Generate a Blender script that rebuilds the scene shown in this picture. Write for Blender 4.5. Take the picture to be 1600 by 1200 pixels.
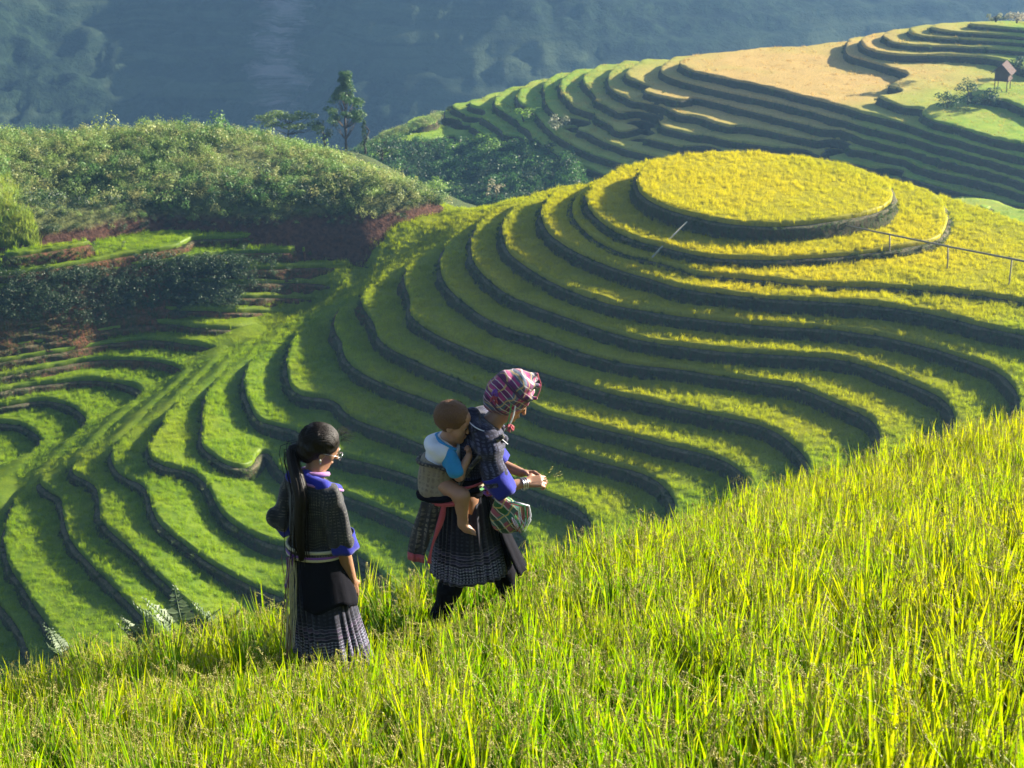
import bpy, bmesh, math, random
import numpy as np
from mathutils import Vector, Matrix
random.seed(7)
RS = np.random.RandomState(11)
for o in list(bpy.data.objects): bpy.data.objects.remove(o)
scene = bpy.context.scene
COL = scene.collection

# ---------------------------------------------------------------- camera, sky, sun, exposure
PITCH = math.radians(21.5); FPX = 3200.0
cam_d = bpy.data.cameras.new('camera'); cam = bpy.data.objects.new('camera', cam_d); COL.objects.link(cam)
cam_d.sensor_width = 36.0; cam_d.lens = 72.0; cam_d.clip_start = 0.1; cam_d.clip_end = 6000
cam.location = (0, 0, 0); cam.rotation_euler = (math.pi/2 - PITCH, 0, 0)
cam_d.dof.use_dof = True; cam_d.dof.focus_distance = 10.0; cam_d.dof.aperture_fstop = 13.0
scene.camera = cam
SUN_AZ = math.radians(64)      # measured from +Y towards +X
SUN_EL = math.radians(21.8)
world = bpy.data.worlds.new("World"); scene.world = world; world.use_nodes = True
wn = world.node_tree; wn.nodes.clear()
wo = wn.nodes.new('ShaderNodeOutputWorld'); wb = wn.nodes.new('ShaderNodeBackground'); sky = wn.nodes.new('ShaderNodeTexSky')
sky.sky_type = 'NISHITA'; sky.sun_disc = False; sky.sun_elevation = SUN_EL; sky.sun_rotation = SUN_AZ
sky.air_density = 1.0; sky.dust_density = 1.0; sky.ozone_density = 1.5
wb.inputs['Strength'].default_value = 0.05
wn.links.new(sky.outputs[0], wb.inputs[0]); wn.links.new(wb.outputs[0], wo.inputs[0])
sd = bpy.data.lights.new('sun', 'SUN'); sd.energy = 5.0; sd.angle = math.radians(0.6); sd.color = (1.0, 0.92, 0.78)
sun = bpy.data.objects.new('sun', sd); COL.objects.link(sun)
sdir = Vector((math.sin(SUN_AZ)*math.cos(SUN_EL), math.cos(SUN_AZ)*math.cos(SUN_EL), math.sin(SUN_EL)))
sun.rotation_euler = sdir.to_track_quat('Z', 'Y').to_euler()
scene.view_settings.view_transform = 'Standard'; scene.view_settings.look = 'None'
scene.view_settings.exposure = 1.92; scene.view_settings.gamma = 1.0
try: scene.view_settings.use_curve_mapping = False
except Exception: pass
cy = scene.cycles
cy.max_bounces = 6; cy.diffuse_bounces = 3; cy.glossy_bounces = 2; cy.transmission_bounces = 4
cy.volume_bounces = 0; cy.transparent_max_bounces = 6; cy.use_denoising = True
cy.sample_clamp_indirect = 4.0; cy.caustics_reflective = False; cy.caustics_refractive = False
cy.use_adaptive_sampling = True; cy.adaptive_threshold = 0.015

# ---------------------------------------------------------------- helpers
SP, CP = math.sin(PITCH), math.cos(PITCH)
def ray(px, py):
    u = (px - 800.0)/FPX; v = -(py - 600.0)/FPX
    return np.array([u, CP + v*SP, -SP + v*CP])
def unproj(px, py, z):                      # place on the level plane at height z
    r = ray(px, py); s = z/r[2]
    return r*s
def at_dist(px, py, d):                     # place at a distance d along the ground direction (Y)
    r = ray(px, py); return r*(d/r[1])
def proj(P):
    P = np.asarray(P, float)
    f = P[..., 1]*CP - P[..., 2]*SP; u = P[..., 1]*SP + P[..., 2]*CP
    f = np.where(f < 0.05, 0.05, f)
    return 800 + FPX*P[..., 0]/f, 600 - FPX*u/f
def tag(o, label=None, cat=None, group=None, kind=None):
    if label: o['label'] = label
    if cat: o['category'] = cat
    if group: o['group'] = group
    if kind: o['kind'] = kind
    return o
def empty(name, loc=(0, 0, 0), rz=0.0):
    o = bpy.data.objects.new(name, None); COL.objects.link(o); o.location = loc; o.rotation_euler = (0, 0, rz)
    o.empty_display_size = 0.1
    return o
def mesh_obj(name, verts, faces, mats, parent=None, smooth=True, midx=None, link=True):
    me = bpy.data.meshes.new(name)
    verts = np.asarray(verts, dtype=np.float32).reshape(-1, 3)
    if isinstance(faces, np.ndarray) and faces.ndim == 2:
        n, k = faces.shape
        me.vertices.add(len(verts)); me.vertices.foreach_set('co', verts.ravel())
        me.loops.add(n*k); me.loops.foreach_set('vertex_index', faces.astype(np.int32).ravel())
        me.polygons.add(n); me.polygons.foreach_set('loop_start', np.arange(0, n*k, k, dtype=np.int32))
        me.update(calc_edges=True)
    else:
        me.from_pydata(verts.tolist(), [], [tuple(int(i) for i in f) for f in faces]); me.update()
    if not isinstance(mats, (list, tuple)): mats = [mats]
    for m in mats: me.materials.append(m)
    n = len(me.polygons)
    me.polygons.foreach_set('use_smooth', np.full(n, bool(smooth)))
    if midx is not None: me.polygons.foreach_set('material_index', np.asarray(midx, dtype=np.int32))
    o = bpy.data.objects.new(name, me)
    if link: COL.objects.link(o)
    if parent is not None: o.parent = parent
    return o
class MB:                                   # collects pieces into one mesh
    def __init__(s): s.v = []; s.f = []; s.m = []; s.n = 0
    def add(s, v, f, m=0):
        v = np.asarray(v, float).reshape(-1, 3)
        s.v.append(v); s.f += [tuple(int(i) + s.n for i in q) for q in f]; s.m += [m]*len(f); s.n += len(v)
    def tube(s, pts, rad, n=8, m=0, cap=True, sy=1.0):
        pts = [Vector(p) for p in pts]; k = len(pts)
        if not hasattr(rad, '__len__'): rad = [rad]*k
        vs = []; up = None
        for i, p in enumerate(pts):
            t = (pts[min(i+1, k-1)] - pts[max(i-1, 0)]).normalized()
            if up is None: up = Vector((0, 0, 1)) if abs(t.z) < .9 else Vector((1, 0, 0))
            a = t.cross(up).normalized(); b = a.cross(t).normalized(); up = b
            for j in range(n):
                q = 2*math.pi*j/n; vs.append(p + a*math.cos(q)*rad[i] + b*math.sin(q)*rad[i]*sy)
        fs = [(i*n+j, i*n+(j+1) % n, (i+1)*n+(j+1) % n, (i+1)*n+j) for i in range(k-1) for j in range(n)]
        if cap: fs += [tuple(range(n))[::-1], tuple((k-1)*n+j for j in range(n))]
        s.add([tuple(v) for v in vs], fs, m)
    def box(s, c, d, m=0, rot=None):
        c = Vector(c); vs = []
        for x in (-.5, .5):
            for y in (-.5, .5):
                for z in (-.5, .5):
                    v = Vector((x*d[0], y*d[1], z*d[2]))
                    if rot is not None: v = rot @ v
                    vs.append(tuple(c + v))
        s.add(vs, [(0, 1, 3, 2), (4, 6, 7, 5), (0, 4, 5, 1), (2, 3, 7, 6), (0, 2, 6, 4), (1, 5, 7, 3)], m)
    def build(s, name, mats, parent=None, smooth=True, link=True):
        return mesh_obj(name, np.concatenate(s.v), s.f, mats, parent, smooth, s.m, link)

# ---------------------------------------------------------------- materials
class NT:
    def __init__(s, name):
        s.m = bpy.data.materials.new(name); s.m.use_nodes = True; s.t = s.m.node_tree; s.t.nodes.clear()
        s.out = s.n('ShaderNodeOutputMaterial')
    def n(s, ty, **kw):
        x = s.t.nodes.new(ty)
        for k, v in kw.items(): setattr(x, k, v)
        return x
    def l(s, a, b): s.t.links.new(a, b)
    def pos(s, obj=False):
        return s.n('ShaderNodeTexCoord').outputs['Object'] if obj else s.n('ShaderNodeNewGeometry').outputs['Position']
    def noise(s, vec, scale, detail=3, rough=.55, dist=0.0):
        x = s.n('ShaderNodeTexNoise'); x.inputs['Scale'].default_value = scale; x.inputs['Detail'].default_value = detail
        x.inputs['Roughness'].default_value = rough; x.inputs['Distortion'].default_value = dist
        if vec is not None: s.l(vec, x.inputs['Vector'])
        return x.outputs['Fac']
    def ramp(s, fac, stops):
        x = s.n('ShaderNodeValToRGB'); e = x.color_ramp.elements
        while len(e) < len(stops): e.new(0.5)
        for i, (p, c) in enumerate(stops):
            e[i].position = p; e[i].color = (c, c, c, 1) if not hasattr(c, '__len__') else (*c, 1)
        s.l(fac, x.inputs[0]); return x.outputs[0]
    def mix(s, fac, a, b, mode='MIX'):
        x = s.n('ShaderNodeMix'); x.data_type = 'RGBA'; x.blend_type = mode
        for v, i in ((fac, 0), (a, 6), (b, 7)):
            if hasattr(v, 'links'): s.l(v, x.inputs[i])
            elif i == 0: x.inputs[0].default_value = v
            else: x.inputs[i].default_value = (*v, 1)
        return x.outputs[2]
    def math(s, op, a, b=None, c=None, clamp=False):
        x = s.n('ShaderNodeMath', operation=op); x.use_clamp = clamp
        for i, v in enumerate((a, b, c)):
            if v is None: continue
            if hasattr(v, 'links'): s.l(v, x.inputs[i])
            else: x.inputs[i].default_value = v
        return x.outputs[0]
    def dist(s, vec, p):
        x = s.n('ShaderNodeVectorMath', operation='DISTANCE'); s.l(vec, x.inputs[0]); x.inputs[1].default_value = p
        return x.outputs['Value']
    def mapr(s, v, a, b, c=0.0, d=1.0):
        x = s.n('ShaderNodeMapRange'); x.inputs[1].default_value = a; x.inputs[2].default_value = b
        x.inputs[3].default_value = c; x.inputs[4].default_value = d; s.l(v, x.inputs[0]); return x.outputs[0]
    def scale(s, vec, sc):
        x = s.n('ShaderNodeMapping'); x.inputs['Scale'].default_value = sc; s.l(vec, x.inputs['Vector']); return x.outputs[0]
    def bump(s, h, strength=.5, dist=.02):
        x = s.n('ShaderNodeBump'); x.inputs['Strength'].default_value = strength; x.inputs['Distance'].default_value = dist
        s.l(h, x.inputs['Height']); return x.outputs[0]
    def sepxyz(s, v):
        x = s.n('ShaderNodeSeparateXYZ'); s.l(v, x.inputs[0]); return x.outputs
    def princ(s, col, rough=.8, bump=None, spec=.3, sheen=0.0):
        x = s.n('ShaderNodeBsdfPrincipled')
        if hasattr(col, 'links'): s.l(col, x.inputs['Base Color'])
        else: x.inputs['Base Color'].default_value = (*col, 1)
        if hasattr(rough, 'links'): s.l(rough, x.inputs['Roughness'])
        else: x.inputs['Roughness'].default_value = rough
        x.inputs['Specular IOR Level'].default_value = spec
        if sheen: x.inputs['Sheen Weight'].default_value = sheen
        if bump is not None: s.l(bump, x.inputs['Normal'])
        return x.outputs[0]
    def done(s, sh): s.l(sh, s.out.inputs['Surface']); return s.m
def leafy(nt, col, tcol, trans=.5, rough=.45, gloss=.04, bump=None):
    d = nt.n('ShaderNodeBsdfDiffuse'); t = nt.n('ShaderNodeBsdfTranslucent'); g = nt.n('ShaderNodeBsdfGlossy')
    for c, n in ((col, d), (tcol, t)):
        if hasattr(c, 'links'): nt.l(c, n.inputs[0])
        else: n.inputs[0].default_value = (*c, 1)
    g.inputs['Roughness'].default_value = rough; g.inputs[0].default_value = (1, 1, .9, 1)
    m1 = nt.n('ShaderNodeMixShader'); m1.inputs[0].default_value = trans; nt.l(d.outputs[0], m1.inputs[1]); nt.l(t.outputs[0], m1.inputs[2])
    m2 = nt.n('ShaderNodeMixShader'); m2.inputs[0].default_value = gloss; nt.l(m1.outputs[0], m2.inputs[1]); nt.l(g.outputs[0], m2.inputs[2])
    if bump is not None: nt.l(bump, d.inputs['Normal'])
    return nt.done(m2.outputs[0])
# ---------------------------------------------------------------- terrace levels: height of the crop's top on every level
ZL = {0: -45.0, 1: -46.5, 1.5: -47.35, 2: -47.9}
for k in range(3, 19): ZL[k] = -49.2 - 1.2*(k - 3)
# lips of the terraces, surveyed from the photograph, each lying on its own level plane
LIPS = {
0: [(1000,270),(1000,287),(1012,300),(1037,314),(1062,322),(1100,332),(1137,339),(1200,344),(1250,342),(1300,336),(1337,330),(1375,320),(1392,305),(1391,292),(1377,276),(1345,262),(1300,250),(1250,242),(1200,237),(1150,235),(1100,237),(1050,243),(1020,250),(1005,259),(1000,270)],
1: [(968,260),(945,270),(930,280),(918,294),(915,307),(922,322),(935,335),(950,347),(975,360),(1000,369),(1025,375),(1050,381),(1087,389),(1125,394),(1200,396),(1250,394),(1300,391),(1350,386),(1387,381),(1425,375),(1450,370),(1470,362),(1477,350),(1479,330),(1472,315),(1462,305),(1440,291),(1380,274),(1300,257),(1200,243),(1125,241),(1050,244),(1000,250),(968,260)],
1.5: [(1100,419),(1150,423),(1200,427),(1250,434),(1325,437),(1400,440),(1500,447),(1575,457),(1640,468),(1720,485)],
2: [(880,286),(862,296),(852,310),(847,320),(845,335),(850,347),(860,360),(877,372),(900,385),(925,396),(962,410),(987,419),(1017,427),(1040,433),(1060,440),(1100,447),(1150,452),(1200,457),(1300,462),(1400,471),(1450,480),(1500,490),(1550,504),(1600,512),(1660,528),(1740,548)],
3: [(835,300),(812,318),(797,332),(788,347),(789,360),(795,382),(805,392),(815,400),(837,415),(862,430),(900,447),(950,464),(1017,476),(1100,487),(1200,498),(1275,502),(1350,510),(1400,519),(1450,531),(1500,546),(1550,565),(1575,580),(1590,600),(1596,615),(1597,640),(1590,675)],
4: [(790,313),(765,333),(750,347),(742,360),(739,390),(750,412),(770,432),(800,453),(862,477),(900,490),(950,507),(1000,521),(1050,530),(1125,539),(1200,543),(1300,550),(1350,560),(1400,579),(1450,599),(1475,612),(1492,632),(1495,652),(1490,677),(1475,700)],
5: [(0,400),(50,395),(100,387),(150,380),(187,372),(225,367),(300,365),(350,365),(400,367),(450,365),(500,360),(550,357),(587,360),(625,352),(650,350),(675,342),(690,336),(706,350),(708,365),(700,380),(693,395),(690,412),(695,430),(712,450),(737,470),(762,487),(800,504),(850,518),(900,537),(950,551),(1000,560),(1050,563),(1100,572),(1200,587),(1237,592),(1275,605),(1312,621),(1350,637),(1370,652),(1377,672),(1379,690),(1372,710)],
6: [(0,443),(62,436),(125,425),(200,412),(300,401),(400,393),(480,389),(525,388),(575,381),(617,376),(655,373),(662,380),(652,397),(643,411),(634,425),(637,442),(644,460),(642,480),(655,495),(687,515),(725,532),(762,547),(800,560),(837,568),(875,580),(925,595),(975,610),(1025,620),(1075,630),(1125,640),(1175,650),(1200,657),(1225,672),(1250,692),(1265,712),(1269,735),(1260,760)],
7: [(0,461),(100,446),(200,429),(300,416),(400,404),(500,400),(550,400),(595,401),(608,405),(600,420),(582,442),(565,459),(570,475),(585,495),(592,517),(607,532),(637,547),(675,565),(712,580),(750,595),(790,612),(825,625),(862,640),(900,649),(950,662),(1000,673),(1050,687),(1100,697),(1137,711),(1160,726),(1172,742),(1176,760),(1170,790)],
8: [(0,480),(100,465),(200,446),(300,435),(360,434),(390,432),(445,431),(525,427),(556,425),(565,430),(553,450),(534,478),(525,498),(526,512),(537,524),(538,540),(550,560),(575,578),(612,594),(650,607),(687,620),(740,642),(800,666),(850,682),(900,700),(950,714),(1000,726),(1025,738),(1045,757),(1057,777),(1060,795),(1050,820)],
9: [(0,498),(100,484),(200,464),(300,453),(370,457),(425,457),(470,456),(496,457),(503,463),(495,480),(480,502),(463,522),(453,545),(450,570),(456,597),(467,609),(490,612),(512,611),(527,614),(532,624),(540,635),(562,647),(600,661),(637,675),(670,688),(720,708),(770,728),(820,750),(850,762),(887,775),(912,790),(927,810),(931,835),(920,870)],
10: [(0,517),(100,501),(200,483),(290,477),(350,479),(400,479),(440,481),(456,484),(450,496),(432,518),(410,540),(392,562),(384,585),(385,605),(397,632),(408,652),(430,658),(455,657),(466,662),(472,676),(485,690),(510,699),(560,709),(610,722),(657,737),(720,768),(770,794),(800,812),(818,827),(828,842),(830,860),(820,890)],
11: [(0,532),(75,520),(175,503),(240,496),(275,496),(290,503),(335,505),(385,507),(412,505),(415,512),(400,527),(378,545),(357,563),(338,588),(325,612),(320,640),(320,675),(318,698),(325,707),(345,714),(368,722),(384,719),(402,705),(422,692),(431,700),(436,714),(452,732),(500,751),(550,768),(600,787),(650,809),(680,832),(700,860),(705,895)],
12: [(0,557),(25,552),(95,542),(150,531),(225,526),(275,525),(312,532),(345,541),(352,548),(340,560),(318,580),(300,597),(282,615),(266,640),(252,665),(240,685),(234,700),(239,712),(260,721),(287,727),(303,720),(314,727),(324,745),(336,772),(352,799),(387,822),(420,838),(470,845),(520,842),(548,850),(575,868),(600,890),(615,920)],
13: [(0,583),(50,572),(100,560),(150,554),(200,553),(237,555),(267,562),(285,571),(291,580),(282,592),(264,607),(245,623),(225,641),(205,662),(186,685),(176,705),(179,722),(190,735),(205,740),(217,736),(228,752),(238,780),(252,812),(287,838),(325,867),(362,888),(400,906),(450,925),(500,945)],
14: [(0,605),(50,596),(100,589),(150,586),(187,590),(213,598),(226,607),(218,620),(190,645),(160,672),(137,697),(121,715),(113,728),(119,738),(136,741),(150,742),(155,765),(157,800),(175,822),(200,843),(237,880),(275,916),(300,943),(330,975)],
15: [(-40,628),(0,620),(50,612),(87,619),(112,627),(130,640),(137,653),(128,668),(103,694),(76,726),(60,739),(53,750),(70,757),(91,759),(97,776),(102,800),(112,830),(135,860),(162,887),(187,912),(212,940),(232,960),(260,1000)],
16: [(-40,655),(0,651),(25,655),(50,665),(64,677),(67,688),(52,702),(20,735),(-15,768),(0,784),(25,770),(45,762),(44,772),(25,786),(13,810),(8,835),(15,878),(35,905),(50,935),(72,965),(92,992),(115,1030)],
17: [(-60,690),(-30,700),(-50,730),(-90,780),(-60,850),(-25,900),(0,933),(25,960),(37,980),(50,1015),(60,1050)],
}
# the second, farther terraced hill
ZF = {}
FL = {}
def fl(i, z, pts): ZF[i] = z; FL[i] = pts
fl(0, -60.5, [(1540,33),(1525,37),(1572,40),(1600,43),(1660,50)])
fl(1, -61.2, [(1465,37),(1454,41),(1487,46),(1544,49),(1600,54),(1660,62)])
fl(2, -61.9, [(1428,41),(1420,45),(1431,51),(1459,54),(1525,58),(1600,62),(1660,70)])
fl(3, -62.7, [(1390,47),(1382,52),(1394,60),(1416,66),(1435,68),(1500,70),(1600,76),(1660,86)])
fl(4, -63.6, [(1352,55),(1345,60),(1352,71),(1375,79),(1412,82),(1450,82),(1525,84),(1562,90),(1600,105),(1625,118),(1600,128),(1560,125),(1535,130),(1520,145),(1550,150),(1575,153),(1600,165),(1660,190)])
fl(5, -64.8, [(1331,58),(1324,67),(1328,82),(1356,90),(1384,99),(1412,109),(1422,114),(1412,121),(1385,133),(1362,143),(1394,156),(1431,169),(1459,184),(1487,191),(1525,206),(1600,229),(1660,248)])
fl(6, -66.0, [(1090,84),(1070,90),(1062,97),(1081,107),(1131,118),(1187,129),(1244,144),(1300,158),(1356,172),(1412,188),(1450,201),(1487,217),(1544,231),(1600,246),(1660,262)])
fl(7, -67.2, [(1060,86),(1043,96),(1034,107),(1047,116),(1075,126),(1131,139),(1206,154),(1244,163),(1300,178),(1356,195),(1405,212),(1469,229),(1525,239),(1600,258),(1660,275)])
fl(8, -68.4, [(1010,90),(985,105),(977,116),(1000,124),(1011,129),(1037,135),(1084,146),(1150,163),(1225,182),(1300,199),(1380,217),(1470,240),(1540,258),(1600,275),(1660,292)])
fl(9, -69.6, [(980,93),(960,105),(952,117),(955,135),(975,147),(1000,155),(1037,165),(1094,180),(1141,189),(1190,197),(1250,210),(1350,230),(1425,246),(1510,268),(1544,277),(1600,296),(1660,315)])
fl(10, -70.8, [(945,98),(920,112),(912,124),(922,135),(932,145),(950,160),(1000,182),(1060,200),(1130,214),(1220,226),(1300,243),(1400,266),(1500,296),(1600,330),(1660,352)])
fl(11, -72.0, [(905,106),(883,118),(875,129),(880,142),(887,152),(900,162),(925,176),(965,192),(1000,207),(1056,222),(1120,237),(1200,254),(1275,272),(1350,292)])
fl(12, -73.2, [(880,111),(858,122),(850,132),(855,142),(853,153),(865,172),(905,195),(960,222),(1045,245),(1120,264),(1200,284)])
fl(13, -74.4, [(835,124),(815,137),(809,147),(811,157),(825,164),(845,180),(870,205),(912,231),(985,254),(1060,275)])
fl(14, -75.6, [(800,135),(782,145),(776,155),(782,165),(795,174),(815,190),(840,216),(885,245),(935,264),(1000,288)])
fl(15, -76.8, [(772,143),(752,153),(746,162),(752,175),(762,185),(785,200),(808,222),(835,248),(870,272)])
fl(16, -78.0, [(740,155),(722,163),(716,171),(730,182),(740,192),(760,212),(778,240),(795,268),(825,295)])
fl(17, -79.2, [(705,167),(690,174),(684,180),(687,190),(712,207),(730,235),(745,265),(765,300)])
def resample(pts, step):
    pts = np.asarray(pts, float)
    # Catmull-Rom smoothing followed by even spacing
    P = np.vstack([2*pts[0]-pts[1], pts, 2*pts[-1]-pts[-2]])
    out = []
    for i in range(1, len(P)-2):
        p0, p1, p2, p3 = P[i-1], P[i], P[i+1], P[i+2]
        for t in np.linspace(0, 1, 8, endpoint=False):
            out.append(.5*((2*p1)+(-p0+p2)*t+(2*p0-5*p1+4*p2-p3)*t*t+(-p0+3*p1-3*p2+p3)*t**3))
    out.append(P[-2]); out = np.array(out)
    seg = np.r_[0, np.cumsum(np.linalg.norm(np.diff(out, axis=0), axis=1))]
    n = max(2, int(seg[-1]/step)+1); s = np.linspace(0, seg[-1], n)
    return np.stack([np.interp(s, seg, out[:, k]) for k in range(out.shape[1])], 1)
def squash(X):                             # towards the left valley the steps grow lower
    t = np.clip((-np.asarray(X, float)-15.0)/11.0, 0, 1); return 1-.255*t*t*(3-2*t)
def warp_z(X, z): return np.where(z < -51.6, -51.6+(z+51.6)*squash(X), z)
def lift(pts, z, warp=False):
    out = []
    for x, y in pts:
        zz_ = z
        for _ in range(12 if warp else 1):
            w = unproj(x, y, zz_)
            if warp: zz_ = float(warp_z(w[0], z))
        out.append(w)
    return np.array(out)
def tps_fit(P, z, lam):
    c = P.mean(0); sc = 50.0; Q = (P-c)/sc; n = len(Q)
    d2 = ((Q[:, None]-Q[None])**2).sum(-1); K = .5*d2*np.log(d2+1e-12); K[np.diag_indices(n)] = lam
    A = np.zeros((n+3, n+3)); A[:n, :n] = K; A[:n, n] = 1; A[:n, n+1:] = Q; A[n, :n] = 1; A[n+1:, :n] = Q.T
    w = np.linalg.solve(A, np.r_[z, 0, 0, 0])
    return (Q, w, c, sc)
def tps_eval(model, X, Y):
    Q, w, c, sc = model; n = len(Q)
    px = (X.ravel()-c[0])/sc; py = (Y.ravel()-c[1])/sc
    out = np.empty(len(px), np.float64); q = Q; ww = w[:n]
    for s in range(0, len(px), 20000):
        a = px[s:s+20000][:, None]; b = py[s:s+20000][:, None]
        d2 = (a-q[:, 0])**2 + (b-q[:, 1])**2
        out[s:s+20000] = (.5*d2*np.log(d2+1e-12)) @ ww
    return (out + w[n] + w[n+1]*px + w[n+2]*py).reshape(X.shape)
# ---------------------------------------------------------------- materials of the ground
def earth_mat(name, lo, hi, green, gamt=.5, red=None):
    t = NT(name); p = t.pos(); a = t.noise(p, .35, 4); b = t.noise(p, 3.2, 5, .65); c = t.noise(t.scale(p, (6, 6, 1.2)), 1.0, 4, .7)
    col = t.mix(t.ramp(b, [(.35, 0), (.7, 1)]), lo, hi)
    if red: col = t.mix(t.ramp(a, [(.45, 0), (.62, 1)]), col, red)
    g = t.math('MULTIPLY', t.ramp(c, [(.42, 0), (.6, 1)]), gamt)
    col = t.mix(g, col, green)
    return t.done(t.princ(col, .95, t.bump(t.math('ADD', b, c), .9, .18), .1))
M_wall = earth_mat('terrace_earth', (.05, .034, .02), (.13, .088, .05), (.05, .085, .02), .75)
M_bank = earth_mat('red_earth', (.055, .026, .017), (.15, .07, .045), (.045, .07, .02), .6, (.19, .075, .045))
M_soil = earth_mat('hill_soil', (.04, .05, .02), (.10, .10, .04), (.06, .10, .025), .8)
def rice_mat(name, centre, r0, r1, green, lime, gold, trans=.4, fine=1.0, goldmax=.95, tmul=1.5):
    t = NT(name); p = t.pos()
    big = t.noise(p, .09, 3); mid = t.noise(p, .7, 4, .6); sm = t.noise(t.scale(p, (9*fine, 9*fine, 3*fine)), 1.0, 2, .7)
    d = t.dist(p, centre)
    ripe = t.math('ADD', t.mapr(d, r0, r1, goldmax, 0.0), t.mapr(big, .3, .7, -.22, .22), clamp=True)
    gl = t.mix(t.ramp(t.math('ADD', t.math('MULTIPLY', mid, .5), t.math('MULTIPLY', sm, .5)), [(.3, 0), (.7, 1)]), green, lime)
    gd = t.mix(t.ramp(sm, [(.35, 0), (.7, 1)]), tuple(.62*c for c in gold), gold)
    col = t.mix(ripe, gl, gd)
    h = t.n('ShaderNodeHueSaturation'); h.inputs['Value'].default_value = tmul; h.inputs['Saturation'].default_value = 1.05; t.l(col, h.inputs['Color'])
    return leafy(t, col, h.outputs[0], trans, .5, .02)
MC = tuple(unproj(1200, 292, -45.0))
GREEN, LIME, GOLD = (.055, .13, .010), (.23, .31, .014), (.50, .43, .014)
M_rice = rice_mat('rice_canopy', MC, 12, 44, GREEN, LIME, GOLD, .30)
M_riceblade = rice_mat('rice_leaf_mid', MC, 12, 44, (.10, .20, .012), (.30, .39, .020), (.56, .49, .022), .5)
PC = tuple(unproj(1230, 112, -66.0))
FG, FLm, FGd = (.13, .27, .035), (.36, .44, .05), (.66, .45, .15)
M_ricefar = rice_mat('rice_canopy_far', PC, 12, 40, FG, FLm, FGd, .2, .5, 1.0, 1.2)

def wallmix(nm='terrace_bank_earth', k=1.0):
    t = NT(nm); p = t.pos(); x = t.sepxyz(p)
    a = t.noise(p, .3, 4); b = t.noise(p, 3.2, 5, .65); c = t.noise(t.scale(p, (5, 5, 1.1)), 1.0, 4, .7)
    brown = t.mix(t.ramp(b, [(.35, 0), (.7, 1)]), (.034, .026, .014), (.105, .075, .04))
    red = t.mix(t.ramp(b, [(.35, 0), (.7, 1)]), (.10, .034, .02), (.30, .11, .06))
    redf = t.math('MULTIPLY', t.mapr(x[0], -6, -14, 0, 1), t.mapr(x[1], 151, 155, 0, 1), clamp=True)
    redf = t.math('MULTIPLY', redf, t.ramp(a, [(.35, .25), (.6, 1)]))
    col = t.mix(redf, brown, red)
    if k > 1: col = t.mix(t.math('SUBTRACT', 1, redf, clamp=True), col, t.mix(b, (.09, .07, .045), (.24, .19, .12)))
    g = t.math('MULTIPLY', t.ramp(c, [(.40, 0), (.60, 1)]), .75)
    col = t.mix(g, col, (.035, .065, .015))
    return t.done(t.princ(col, .95, t.bump(t.math('ADD', b, c), .9, .15), .1))
M_wallmix = wallmix()
M_bund = wallmix('bund_mud', 2.0)

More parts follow.
